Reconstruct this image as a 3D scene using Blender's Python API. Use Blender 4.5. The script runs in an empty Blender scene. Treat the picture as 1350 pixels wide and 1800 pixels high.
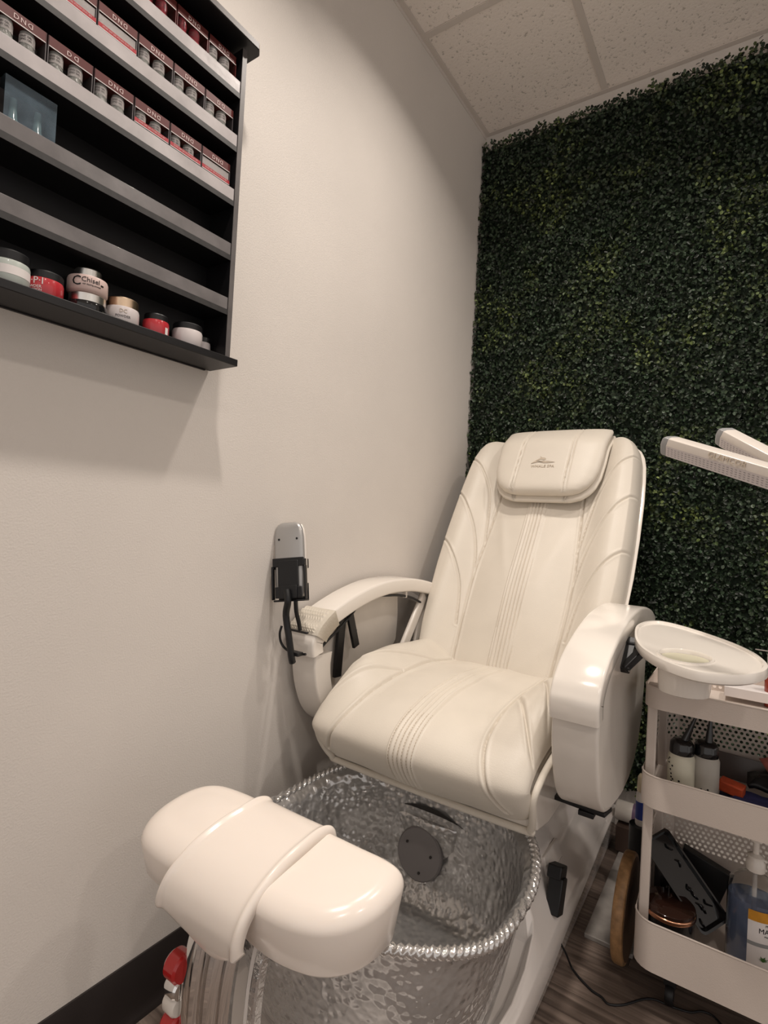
import bpy, math, random
import numpy as np
from mathutils import Matrix, Vector, noise
rnd = random.Random(7)
SC = bpy.context.scene
COL = SC.collection
R = math.radians

# ------------------------------------------------------------------ camera
F_PX, YAW, PIT, ROL = 955., R(34.05), R(0.8), R(3.1)
cy_, sy_, cp_, sp_, cr_, sr_ = math.cos(YAW), math.sin(YAW), math.cos(PIT), math.sin(PIT), math.cos(ROL), math.sin(ROL)
fwd = Vector((-sy_*cp_, cy_*cp_, sp_)); rgt = Vector((cy_, sy_, 0)); up = rgt.cross(fwd)
r2 = cr_*rgt + sr_*up; u2 = -sr_*rgt + cr_*up
cam = bpy.data.cameras.new('camera'); camo = bpy.data.objects.new('camera', cam); COL.objects.link(camo)
camo.matrix_world = Matrix(((r2.x, u2.x, -fwd.x, 1.0896), (r2.y, u2.y, -fwd.y, -2.2964), (r2.z, u2.z, -fwd.z, 1.13), (0, 0, 0, 1)))
cam.sensor_fit = 'VERTICAL'; cam.sensor_height = 36; cam.lens = 36*F_PX/1800; cam.clip_start = .02
SC.camera = camo
SC.view_settings.view_transform = 'Standard'; SC.view_settings.look = 'None'
SC.view_settings.gamma = 1; SC.view_settings.exposure = 0.42; SC.view_settings.use_curve_mapping = False
# ------------------------------------------------------------------ light
wd = bpy.data.worlds.new('world'); SC.world = wd; wd.use_nodes = True
wd.node_tree.nodes['Background'].inputs[0].default_value = (1.0, .93, .88, 1)
wd.node_tree.nodes['Background'].inputs[1].default_value = .56
CEIL = 2.938
def disk(x, y, z, w, size, col=(1, .915, .83)):
    l = bpy.data.lights.new('downlight', 'AREA'); l.shape = 'DISK'; l.size = size; l.energy = w; l.color = col; l.spread = R(131)
    o = bpy.data.objects.new('downlight', l); COL.objects.link(o); o.location = (x, y, z)
LIGHTS = [(.64, -.90, 6.6, .10), (.66, -1.78, 8.4, .10), (1.75, -.75, 6, .13), (1.75, -2.6, 5, .13), (2.9, -1.9, 8, .13)]
for x, y, w, s in LIGHTS: disk(x, y, CEIL-.012, w, s)

# ------------------------------------------------------------------ materials
def mat(name, col, rough=.5, metal=0, bump=0, bscale=50, var=0, vscale=8, spec=.5, coat=0, trans=0, ior=1.45, btype='noise', sss=0, alpha=1):
    m = bpy.data.materials.new(name); m.use_nodes = True; nt = m.node_tree; b = nt.nodes['Principled BSDF']
    b.inputs['Base Color'].default_value = (*col, 1); b.inputs['Roughness'].default_value = rough
    b.inputs['Metallic'].default_value = metal; b.inputs['Specular IOR Level'].default_value = spec
    b.inputs['Coat Weight'].default_value = coat; b.inputs['Transmission Weight'].default_value = trans
    b.inputs['IOR'].default_value = ior; b.inputs['Alpha'].default_value = alpha
    if sss: b.inputs['Subsurface Weight'].default_value = sss; b.inputs['Subsurface Radius'].default_value = (.01, .008, .006)
    tc = nt.nodes.new('ShaderNodeTexCoord')
    if var:
        n = nt.nodes.new('ShaderNodeTexNoise'); n.inputs['Scale'].default_value = vscale; n.inputs['Detail'].default_value = 4
        mr = nt.nodes.new('ShaderNodeMapRange'); mr.inputs[1].default_value = .3; mr.inputs[2].default_value = .7
        mr.inputs[3].default_value = 1-var; mr.inputs[4].default_value = 1+var*.4
        mx = nt.nodes.new('ShaderNodeMix'); mx.data_type = 'RGBA'; mx.blend_type = 'MULTIPLY'; mx.inputs[0].default_value = 1
        mx.inputs[6].default_value = (*col, 1)
        nt.links.new(tc.outputs['Object'], n.inputs['Vector']); nt.links.new(n.outputs['Fac'], mr.inputs[0])
        nt.links.new(mr.outputs[0], mx.inputs[7]); nt.links.new(mx.outputs[2], b.inputs['Base Color'])
    if bump:
        bp = nt.nodes.new('ShaderNodeBump'); bp.inputs['Strength'].default_value = 1; bp.inputs['Distance'].default_value = bump
        if btype == 'noise':
            n = nt.nodes.new('ShaderNodeTexNoise'); n.inputs['Scale'].default_value = bscale; n.inputs['Detail'].default_value = 3; out = n.outputs['Fac']
        else:
            n = nt.nodes.new('ShaderNodeTexVoronoi'); n.feature = 'SMOOTH_F1'; n.inputs['Scale'].default_value = bscale
            n.inputs['Smoothness'].default_value = .6; out = n.outputs['Distance']
        nt.links.new(tc.outputs['Object'], n.inputs['Vector']); nt.links.new(out, bp.inputs['Height']); nt.links.new(bp.outputs[0], b.inputs['Normal'])
    return m
def N(nt, t, **kw):
    n = nt.nodes.new(t)
    for k, v in kw.items(): setattr(n, k, v)
    return n
M = {}
M['wall'] = mat('painted_wall', (.69, .64, .592), .62, bump=.0006, bscale=260, var=.05, vscale=2.2, spec=.3)
M['backing'] = mat('hedge_backing', (.012, .022, .012), .9)
M['base_black'] = mat('dark_vinyl_baseboard', (.026, .021, .020), .38, bump=.0002, bscale=400)
M['tee'] = mat('ceiling_tee', (.68, .62, .57), .5)
M['leather'] = mat('cream_leather', (.70, .64, .555), .42, bump=.00035, bscale=420, var=.05, vscale=7, spec=.4)
M['plastic'] = mat('glossy_white_plastic', (.80, .745, .68), .16, coat=.4, bump=.0004, bscale=6)
M['armwhite'] = mat('white_arm_plastic', (.69, .64, .585), .22, var=.05, vscale=9)
M['gelcoat'] = mat('white_gelcoat_base', (.86, .80, .755), .12, coat=.5, bump=.001, bscale=5)
M['footpad'] = mat('soft_white_footpad', (.82, .74, .67), .22, coat=.25, sss=.15)
M['black'] = mat('black_plastic', (.006, .006, .007), .42)
M['blackgloss'] = mat('black_gloss', (.008, .008, .009), .12, coat=.4)
M['shelfblack'] = mat('black_laminate', (.006, .0055, .0065), .42, var=.2, vscale=30)
M['shelfedge'] = mat('worn_shelf_edge', (.034, .032, .032), .45, var=.3, vscale=60)
M['panelside'] = mat('shelf_side_edge', (.13, .118, .115), .4, var=.3, vscale=12)
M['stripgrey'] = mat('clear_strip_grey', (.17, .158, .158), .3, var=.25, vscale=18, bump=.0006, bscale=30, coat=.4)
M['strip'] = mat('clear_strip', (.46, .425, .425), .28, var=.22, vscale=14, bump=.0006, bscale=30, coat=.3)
M['silver'] = mat('silver_plastic', (.42, .41, .40), .32, metal=.5)
M['chrome'] = mat('chrome', (.78, .77, .76), .06, metal=1, bump=.0006, bscale=14)
M['gold'] = mat('gold_lid', (.85, .64, .45), .28, metal=1)
M['silverlid'] = mat('silver_lid', (.82, .80, .76), .28, metal=1)
M['copper'] = mat('copper_band', (.80, .42, .26), .18, metal=1)
M['red'] = mat('red_knob', (.42, .012, .012), .2, coat=.5)
M['trolley'] = mat('beige_painted_metal', (.64, .56, .50), .38, spec=.5, bump=.0003, bscale=300)
M['bowl'] = mat('hammered_silver_resin', (.50, .49, .48), .12, metal=.6, bump=.0045, bscale=62, btype='v', coat=.5, var=.2, vscale=9)
M['rim'] = mat('beaded_glass_rim', (.60, .585, .57), .08, metal=.75, bump=.003, bscale=60, coat=.6)
M['drain'] = mat('grey_drain_plastic', (.20, .185, .185), .5)
M['slot'] = mat('dark_slot', (.02, .017, .015), .5)
M['boxred'] = mat('dark_red_card', (.085, .008, .007), .45)
M['boxband'] = mat('red_card_band', (.36, .02, .03), .4)
M['boxdark'] = mat('dark_card', (.075, .064, .066), .5, var=.3, vscale=40)
M['white'] = mat('white_print', (.75, .70, .68), .5)
M['pinkprint'] = mat('pale_print', (.62, .48, .46), .5)
M['bottlegrey'] = mat('grey_polish_bottle', (.50, .50, .47), .18, coat=.5, var=.45, vscale=90)
M['bottlered'] = mat('red_polish_bottle', (.30, .035, .05), .18, coat=.5, var=.3, vscale=60)
M['bluepane'] = mat('reflection_tint_pane', (.16, .22, .27), .12, coat=.6, var=.5, vscale=30, alpha=.30)  # bluish tint painted into the clear pane in place of its reflection
M['bottlepale'] = mat('pale_blue_polish_bottle', (.30, .45, .46), .15, coat=.5, var=.2, vscale=60)
M['pane'] = mat('clear_box_pane', (.9, .9, .9), .04, trans=1, ior=1.1, spec=.4)
M['glass'] = mat('clear_glass', (.95, .95, .93), .03, trans=1, ior=1.4)
M['frosted'] = mat('frosted_bottle', (.80, .76, .62), .35, trans=.25, ior=1.3, var=.08, vscale=25)
M['frostgrey'] = mat('frosted_bottle_grey', (.62, .58, .52), .35, trans=.25, ior=1.3, var=.08, vscale=25)
M['wood'] = mat('light_wood_edge', (.34, .19, .085), .5, var=.35, vscale=60, bump=.0004, bscale=80)
M['wooddark'] = mat('dark_wood_face', (.10, .055, .03), .6, var=.3, vscale=20)
M['marble'] = mat('grey_marble_board', (.34, .31, .285), .35, var=.35, vscale=14)
M['cream'] = mat('cream_plastic', (.66, .55, .38), .35)
M['bluelabel'] = mat('blue_label', (.02, .04, .22), .4)
M['purple'] = mat('purple_band', (.16, .10, .17), .4)
M['bluegel'] = mat('blue_gel', (.32, .44, .74), .1, trans=.75, ior=1.35)
M['orange'] = mat('orange_block', (.62, .09, .03), .6, var=.25, vscale=40, bump=.0006, bscale=200)
M['cotton'] = mat('white_cotton', (.62, .56, .52), .9, bump=.002, bscale=90)
M['bluecloth'] = mat('navy_cloth', (.03, .03, .10), .9, bump=.001, bscale=120)
M['pinkbag'] = mat('pink_wrapper', (.55, .16, .13), .3, var=.2, vscale=40)
M['labelorange'] = mat('orange_label', (.62, .28, .03), .4, var=.4, vscale=30)
M['leafgreen'] = mat('leaf_print', (.05, .12, .03), .5)
M['glowpink'] = mat('blush_powder', (.66, .50, .46), .35, var=.06)
M['jarred'] = mat('red_powder_jar', (.48, .035, .045), .22, coat=.4)
M['jarwhite'] = mat('white_powder_jar', (.64, .58, .57), .28, coat=.3)
M['jargreen'] = mat('pale_green_jar', (.47, .51, .47), .3, coat=.3)
M['lamptop'] = mat('lamp_aluminium', (.72, .66, .60), .3, metal=.2)
M['lampend'] = mat('lamp_grey_cap', (.28, .28, .28), .3)
M['lampled'] = mat('lamp_led_cover', (.68, .63, .63), .3)
M['leddot'] = mat('led_dot', (.22, .20, .22), .4)
M['cupbase'] = mat('cup_pad', (.52, .49, .37), .4)
M['elastic'] = mat('gathered_strap', (.62, .565, .48), .7, bump=.001, bscale=200)
M['emboss'] = mat('embossed_logo', (.50, .42, .33), .6)
M['rod'] = mat('steel_rod', (.5, .5, .5), .2, metal=1)

def ceiling_mat():
    m = mat('acoustic_tile', (.90, .83, .77), .8); nt = m.node_tree; b = nt.nodes['Principled BSDF']
    tc = N(nt, 'ShaderNodeTexCoord'); n = N(nt, 'ShaderNodeTexNoise'); n.inputs['Scale'].default_value = 95; n.inputs['Detail'].default_value = 3
    cr = N(nt, 'ShaderNodeValToRGB'); e = cr.color_ramp.elements
    e[0].position = .30; e[0].color = (.56, .51, .46, 1); e[1].position = .40; e[1].color = (.90, .83, .77, 1)
    nt.links.new(tc.outputs['Object'], n.inputs['Vector']); nt.links.new(n.outputs['Fac'], cr.inputs[0]); nt.links.new(cr.outputs[0], b.inputs['Base Color'])
    bp = N(nt, 'ShaderNodeBump'); bp.inputs['Distance'].default_value = .002; nt.links.new(n.outputs['Fac'], bp.inputs['Height']); nt.links.new(bp.outputs[0], b.inputs['Normal'])
    return m
M['tile'] = ceiling_mat()
def floor_mat(name, k):
    m = mat(name, (.2, .15, .12), .42); nt = m.node_tree; b = nt.nodes['Principled BSDF']
    tc = N(nt, 'ShaderNodeTexCoord'); mp = N(nt, 'ShaderNodeMapping'); mp.inputs['Scale'].default_value = (2.2, 38, 1)
    mp.inputs['Location'].default_value = (k*3.7, k*1.3, 0)
    n = N(nt, 'ShaderNodeTexNoise'); n.inputs['Scale'].default_value = 1.6; n.inputs['Detail'].default_value = 7; n.inputs['Distortion'].default_value = .8
    cr = N(nt, 'ShaderNodeValToRGB'); e = cr.color_ramp.elements
    f = (1, .88, 1.1)[k]
    e[0].position = .33; e[0].color = (.085*f, .062*f, .050*f, 1); e[1].position = .68; e[1].color = (.235*f, .18*f, .148*f, 1)
    nt.links.new(tc.outputs['Object'], mp.inputs[0]); nt.links.new(mp.outputs[0], n.inputs['Vector']); nt.links.new(n.outputs['Fac'], cr.inputs[0]); nt.links.new(cr.outputs[0], b.inputs['Base Color'])
    bp = N(nt, 'ShaderNodeBump'); bp.inputs['Distance'].default_value = .0006; nt.links.new(n.outputs['Fac'], bp.inputs['Height']); nt.links.new(bp.outputs[0], b.inputs['Normal'])
    return m
FLOORM = [floor_mat('vinyl_plank_%s' % s, k) for k, s in enumerate(('mid', 'dark', 'light'))]
def leaf_mat():
    m = mat('boxwood_leaf', (.03, .06, .02), .38, spec=.4); nt = m.node_tree; b = nt.nodes['Principled BSDF']
    a = N(nt, 'ShaderNodeAttribute'); a.attribute_name = 'Col'; nt.links.new(a.outputs['Color'], b.inputs['Base Color'])
    return m
M['leaf'] = leaf_mat()

# ------------------------------------------------------------------ builders: each returns (verts, faces)
def join(*parts):
    V, Fc = [], []
    for v, f in parts:
        k = len(V); V += [tuple(p) for p in v]; Fc += [tuple(i+k for i in q) for q in f]
    return V, Fc
def box(cx, cy, cz, sx, sy, sz, rz=0, rx=0, ry=0):
    Mx = Matrix.Rotation(rz, 3, 'Z') @ Matrix.Rotation(ry, 3, 'Y') @ Matrix.Rotation(rx, 3, 'X')
    V = [tuple(Vector((cx, cy, cz)) + Mx @ Vector((a*sx/2, b*sy/2, c*sz/2))) for a in (-1, 1) for b in (-1, 1) for c in (-1, 1)]
    return V, [(0, 1, 3, 2), (4, 6, 7, 5), (0, 4, 5, 1), (2, 3, 7, 6), (0, 2, 6, 4), (1, 5, 7, 3)]
def bar(p, q, w, h, updir=(0, 0, 1)):
    p, q = Vector(p), Vector(q); d = (q-p); L = d.length; d.normalize(); s = d.cross(Vector(updir)).normalized(); u = s.cross(d)
    V = []
    for e in (p, q):
        for a, b in ((-1, -1), (1, -1), (1, 1), (-1, 1)): V.append(tuple(e + s*a*w/2 + u*b*h/2))
    return V, [(3, 2, 1, 0), (4, 5, 6, 7), (0, 1, 5, 4), (1, 2, 6, 5), (2, 3, 7, 6), (3, 0, 4, 7)]
def loft(sec, closed=True, caps=True, loop=False):
    n = len(sec[0]); V = [tuple(p) for s in sec for p in s]; Fc = []
    m = len(sec)
    for i in range(m if loop else m-1):
        j = (i+1) % m
        for k in range(n if closed else n-1):
            l = (k+1) % n
            Fc.append((i*n+k, i*n+l, j*n+l, j*n+k))
    if caps and not loop: Fc.append(tuple(range(n))[::-1]); Fc.append(tuple((m-1)*n+k for k in range(n)))
    return V, Fc
def smooth_path(P, k=6, closed=False):
    P = [Vector(p) for p in P]; n = len(P); out = []
    rng = range(n if closed else n-1)
    for i in rng:
        if closed: a, b, c, d = P[(i-1) % n], P[i], P[(i+1) % n], P[(i+2) % n]
        else: a, b, c, d = P[max(i-1, 0)], P[i], P[i+1], P[min(i+2, n-1)]
        for j in range(k):
            t = j/k; out.append(.5*((2*b)+(c-a)*t+(2*a-5*b+4*c-d)*t*t+(3*b-a-3*c+d)*t**3))
    if not closed: out.append(P[-1])
    return out
def tube(P, r, n=10, closed=False, rf=None, smooth=0, flat=1):
    if smooth: P = smooth_path(P, smooth, closed)
    P = [Vector(p) for p in P]; m = len(P); sec = []; nrm = None
    for i in range(m):
        if closed: t = (P[(i+1) % m]-P[i-1]).normalized()
        else: t = (P[min(i+1, m-1)]-P[max(i-1, 0)]).normalized()
        if nrm is None:
            nrm = t.cross(Vector((0, 0, 1)));
            if nrm.length < .1: nrm = t.cross(Vector((1, 0, 0)))
            nrm.normalize()
        nrm = (nrm - t*nrm.dot(t)).normalized(); b = t.cross(nrm)
        rr = rf(i/m) if rf else r
        sec.append([P[i] + (nrm*math.cos(2*math.pi*k/n) + b*math.sin(2*math.pi*k/n)*flat)*rr for k in range(n)])
    return loft(sec, loop=closed)
def lathe(prof, c=(0, 0, 0), n=28, sx=1, sy=1, cap=True):
    sec = [[(c[0]+r*sx*math.cos(2*math.pi*k/n), c[1]+r*sy*math.sin(2*math.pi*k/n), c[2]+z) for k in range(n)] for r, z in prof]
    return loft(sec, caps=cap)
def xform(vf, rot=None, loc=(0, 0, 0)):
    V, Fc = vf; rot = rot or Matrix.Identity(3); l = Vector(loc)
    return [tuple(rot @ Vector(v) + l) for v in V], Fc
def prism(out, axis, a, b):
    V = []
    for h in (a, b):
        for p, q in out:
            V.append({'x': (h, p, q), 'y': (p, h, q), 'z': (p, q, h)}[axis])
    n = len(out)
    Fc = [tuple(range(n))[::-1], tuple(range(n, 2*n))] + [(k, (k+1) % n, n+(k+1) % n, n+k) for k in range(n)]
    return V, Fc
def rrect(w, h, r, n=5):
    P = []
    for sx, sy, a0 in ((1, 1, 0), (-1, 1, 90), (-1, -1, 180), (1, -1, 270)):
        for k in range(n+1):
            a = R(a0+90*k/n); P.append((sx*(w/2-r)+r*math.cos(a), sy*(h/2-r)+r*math.sin(a)))
    return P
ORG = {}
def add(name, vf, m, parent=None, bevel=0, seg=2, smooth=35, sub=0, col=None):
    V, Fc = vf
    if parent is not None:
        r = parent
        while r.parent: r = r.parent
        if r.name in ORG:
            o0 = ORG[r.name]; V = [(v[0]-o0[0], v[1]-o0[1], v[2]-o0[2]) for v in V]
    me = bpy.data.meshes.new(name); me.from_pydata([tuple(v) for v in V], [], [tuple(f) for f in Fc]); me.validate(); me.update()
    import bmesh
    b = bmesh.new(); b.from_mesh(me); bmesh.ops.recalc_face_normals(b, faces=b.faces); b.to_mesh(me); b.free()
    if smooth: me.shade_smooth(); me.set_sharp_from_angle(angle=R(smooth))
    me.materials.append(M[m] if isinstance(m, str) else m)
    o = bpy.data.objects.new(name, me); COL.objects.link(o)
    if parent is not None: o.parent = parent
    if bevel:
        md = o.modifiers.new('bevel', 'BEVEL'); md.width = bevel; md.segments = seg; md.limit_method = 'ANGLE'; md.angle_limit = R(35); md.harden_normals = False
    if sub: md = o.modifiers.new('sub', 'SUBSURF'); md.levels = sub; md.render_levels = sub
    return o
def thing(name, label, cat, loc=(0, 0, 0), group=None, world=False, rz=0):
    o = bpy.data.objects.new(name, None); COL.objects.link(o); o.location = loc; o.rotation_euler.z = rz
    o.empty_display_size = .05; o['label'] = label; o['category'] = cat
    if group: o['group'] = group
    if world: ORG[o.name] = loc
    return o
def tag(o, label, cat, group=None):
    o['label'] = label; o['category'] = cat
    if group: o['group'] = group
    return o
def struct(o): o['kind'] = 'structure'; return o
def text(s, size, ext=.0003, spacing=1.0, mirror_last=False):
    c = bpy.data.curves.new('lettering', 'FONT'); c.body = s; c.size = size; c.extrude = ext; c.align_x = 'CENTER'; c.align_y = 'CENTER'; c.space_character = spacing; c.resolution_u = 2
    o = bpy.data.objects.new('lettering', c); COL.objects.link(o); dg = bpy.context.evaluated_depsgraph_get(); dg.update()
    me = bpy.data.meshes.new_from_object(o.evaluated_get(dg)); V = [tuple(v.co) for v in me.vertices]; Fc = [tuple(p.vertices) for p in me.polygons]
    bpy.data.objects.remove(o); bpy.data.meshes.remove(me); bpy.data.curves.remove(c)
    return V, Fc
TXT = {}
def txt(s, size, **k):
    key = (s, size, tuple(k.items()))
    if key not in TXT: TXT[key] = text(s, size, **k)
    return TXT[key]
def place_text(vf, origin, xdir, ydir):
    x, y = Vector(xdir).normalized(), Vector(ydir).normalized(); z = x.cross(y); o = Vector(origin)
    return [tuple(o + x*v[0] + y*v[1] + z*v[2]) for v in vf[0]], vf[1]
def wrap_text(vf, c, r, z, a0):
    # bend round a vertical cylinder of radius r; a0 = azimuth of the text centre
    out = []
    for v in vf[0]:
        a = a0 + v[0]/r; rr = r + v[2]
        out.append((c[0]+rr*math.cos(a), c[1]+rr*math.sin(a), z+v[1]))
    return out, vf[1]

# ------------------------------------------------------------------ setting
RX, FY = 4.0, -4.6
struct(add('wall_left', box(-.05, FY/2, CEIL/2, .10, -FY+.2, CEIL+.1), 'wall', smooth=0))
struct(add('wall_back', box(RX/2, .05, CEIL/2, RX+.2, .10, CEIL+.1), 'wall', smooth=0))
fl = struct(add('floor', box(RX/2, FY/2, -.032, RX+.2, -FY+.2, .05), 'base_black', smooth=0))
pw, plen, gap = .178, 1.22, .0012
meshes = {}
row = 0; y = 0.0
while y > FY:
    x = -((row*.43) % 1)*plen
    y1 = max(y-pw, FY)
    while x < RX:
        x0, x1 = max(x, 0.0)+gap/2, min(x+plen, RX)-gap/2
        if x1 - x0 > .03:
            key = (round(x1-x0, 4), round(y-y1, 4), rnd.randrange(3))
            if key not in meshes:
                o = add('plank', box(0, 0, 0, key[0], key[1]-gap, .008), FLOORM[key[2]], fl, smooth=0); meshes[key] = o.data
            else:
                o = bpy.data.objects.new('plank', meshes[key]); COL.objects.link(o); o.parent = fl
            o.location = ((x0+x1)/2, (y+y1)/2, -.004)
        x += plen
    y -= pw; row += 1
def baseboard(name, pts):
    pass
# cove baseboard: vertical face with a toe that sweeps out at the floor
prof = [(0, .0), (.017, .0), (.0165, .003), (.012, .009), (.0075, .018), (.0055, .03), (.005, .132), (.004, .136), (0, .136)]
struct(add('baseboard_left', loft([[(p, yy, q) for p, q in prof] for yy in (FY, -.012)], closed=True), 'base_black', smooth=50))
struct(add('baseboard_back', loft([[(xx, -p, q) for p, q in prof] for xx in (1.96, RX)], closed=True), 'base_black', smooth=50))
# dropped ceiling: slab, tiles, tees
cl = struct(add('ceiling', box(RX/2, FY/2, CEIL+.055, RX+.2, -FY+.2, .03), 'tee', smooth=0))
gx = [0.0] + [.529+.61*k for k in range(6)] + [RX]
gy = [0.0, -.605] + [-.605-.61*k for k in range(1, 7)] + [FY]
tm = {}
for i in range(len(gx)-1):
    for j in range(len(gy)-1):
        w, d = gx[i+1]-gx[i], gy[j]-gy[j+1]
        if w < .05 or d < .05: continue
        key = (round(w, 3), round(d, 3))
        if key not in tm: o = add('ceiling_tile', box(0, 0, 0, w-.02, d-.02, .012), 'tile', cl, bevel=.002, smooth=0); tm[key] = o.data
        else: o = bpy.data.objects.new('ceiling_tile', tm[key]); COL.objects.link(o); o.parent = cl
        o.location = ((gx[i]+gx[i+1])/2, (gy[j]+gy[j+1])/2, CEIL+.008)
for g in gx[1:-1]: add('grid_tee', join(box(g, FY/2, CEIL, .024, -FY, .003), box(g, FY/2, CEIL+.02, .004, -FY, .036)), 'tee', cl, smooth=0)
for g in gy[1:-1]: add('grid_tee', join(box(RX/2, g, CEIL-.0005, RX, .024, .003), box(RX/2, g, CEIL+.02, RX, .004, .036)), 'tee', cl, smooth=0)
add('wall_angle', join(box(.011, FY/2, CEIL, .022, -FY, .003), box(.001, FY/2, CEIL-.001, .002, -FY, .03)), 'tee', cl, smooth=0)
add('wall_angle', join(box(RX/2, -.011, CEIL-.0006, RX, .022, .003)), 'tee', cl, smooth=0)
# recessed downlight trims (outside the frame, where the light comes from)
for (x, y, w, s), where in zip(LIGHTS, ('above the chair seat', 'above the footrest and polish rack', 'above the trolley', 'in the open room in front of the trolley', 'farthest out, beside the right-hand side of the room')):
    o = thing('downlight', 'round recessed ceiling downlight '+where, 'light', (x, y, CEIL-.002), 'recessed ceiling downlights')
    add('trim_ring', lathe([(s/2+.002, 0), (s/2+.016, -.003), (s/2+.018, 0), (s/2+.016, .002)], n=32, cap=False), 'tee', o)

# ------------------------------------------------------------------ artificial boxwood hedge
HX, HZ0, HZ1 = 1.93, .15, 2.875
hedge = thing('boxwood_hedge', 'dark green artificial boxwood hedge panel covering the back wall', 'hedge', (HX/2, -.01, 0), world=True)
add('backing', box(HX/2+.003, -.010, (HZ0+HZ1-.02)/2+.002, HX-.012, .016, HZ1-HZ0-.03), 'backing', hedge, smooth=0)
def leaves(seed=3):
    g = np.random.default_rng(seed)
    # sprigs: a stem leaning out of the backing with pairs of round leaves along it
    sp = .0112
    xs, zs = np.meshgrid(np.arange(.006, HX-.004, sp), np.arange(HZ0+.01, HZ1-.004, sp))
    xs = xs.ravel()+g.uniform(-.008, .008, xs.size); zs = zs.ravel()+g.uniform(-.008, .008, zs.size)
    S = xs.size
    dirx = g.normal(0, .35, S); dirz = g.normal(.12, .35, S); L = g.uniform(.010, .032, S)
    base = np.stack([xs, np.full(S, -.014), zs], 1); d = np.stack([dirx, -np.ones(S), dirz], 1); d /= np.linalg.norm(d, axis=1)[:, None]
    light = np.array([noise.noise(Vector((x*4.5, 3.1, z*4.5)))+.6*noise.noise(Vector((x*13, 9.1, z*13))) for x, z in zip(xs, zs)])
    per = 3
    k = np.tile(np.arange(per), S); si = np.repeat(np.arange(S), per)
    t = g.uniform(.45, 1.05, S*per)
    pos = base[si]+d[si]*(L[si]*t)[:, None]
    ang = g.uniform(0, 6.283, S*per)
    a = np.cross(d, np.array([0, 0, 1.])); a /= np.linalg.norm(a, axis=1)[:, None]; b = np.cross(d, a)
    # leaf direction: sideways from stem plus outward lean
    side = a[si]*np.cos(ang)[:, None]+b[si]*np.sin(ang)[:, None]
    ld = side*1.0+d[si]*g.uniform(.0, .75, si.size)[:, None]; ld /= np.linalg.norm(ld, axis=1)[:, None]
    w = np.cross(ld, d[si]); w += g.normal(0, .45, w.shape); w -= ld*(w*ld).sum(1)[:, None]; w /= np.linalg.norm(w, axis=1)[:, None]
    nn = np.cross(w, ld)
    ln = g.uniform(.0105, .0170, si.size); wd_ = ln*g.uniform(.30, .40, si.size)
    P = []
    for (al, bw, up_) in ((0, 0, 0), (.38, -1, .12), (.80, -.78, .10), (1, 0, -.05), (.80, .78, .10), (.38, 1, .12)):
        P.append(pos+ld*(ln*al)[:, None]+w*(wd_*bw)[:, None]+nn*(ln*up_)[:, None])
    V = np.stack(P, 1)
    V[..., 1] = np.minimum(V[..., 1], -.006)
    V[..., 0] = np.maximum(V[..., 0], -.0+.002)
    Q = np.array([[0, 1, 2, 3], [0, 3, 4, 5]])
    nL = si.size
    Fc = (np.arange(nL)[:, None, None]*6+Q[None]).reshape(-1, 4)
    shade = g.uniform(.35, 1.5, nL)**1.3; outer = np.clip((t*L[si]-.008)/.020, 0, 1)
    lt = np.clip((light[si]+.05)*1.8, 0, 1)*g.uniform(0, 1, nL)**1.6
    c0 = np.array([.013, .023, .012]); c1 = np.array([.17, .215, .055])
    col = c0*shade[:, None]*(1+.9*outer)[:, None]; m = (lt*outer)[:, None]; col = col*(1-m)+c1*m*shade[:, None]  # leaves deeper in get darker colour, standing in for shade between leaves
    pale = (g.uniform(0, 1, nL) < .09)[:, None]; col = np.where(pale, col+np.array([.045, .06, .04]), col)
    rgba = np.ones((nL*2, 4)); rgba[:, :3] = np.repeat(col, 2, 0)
    return V.reshape(-1, 3), Fc, rgba, (base, d, L)
LV, LF, LC, ST = leaves()
me = bpy.data.meshes.new('foliage'); me.vertices.add(len(LV)); me.vertices.foreach_set('co', (LV-np.array([HX/2, -.01, 0])).ravel())
me.loops.add(LF.size); me.loops.foreach_set('vertex_index', LF.ravel().astype(np.int32))
me.polygons.add(len(LF)); me.polygons.foreach_set('loop_start', np.arange(0, LF.size, 4, dtype=np.int32)); me.polygons.foreach_set('loop_total', np.full(len(LF), 4, dtype=np.int32))
me.update(); me.validate()
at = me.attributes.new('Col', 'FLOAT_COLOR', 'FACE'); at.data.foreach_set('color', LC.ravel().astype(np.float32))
me.materials.append(M['leaf']); fo = bpy.data.objects.new('foliage', me); COL.objects.link(fo); fo.parent = hedge; fo['kind'] = 'stuff'

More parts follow.
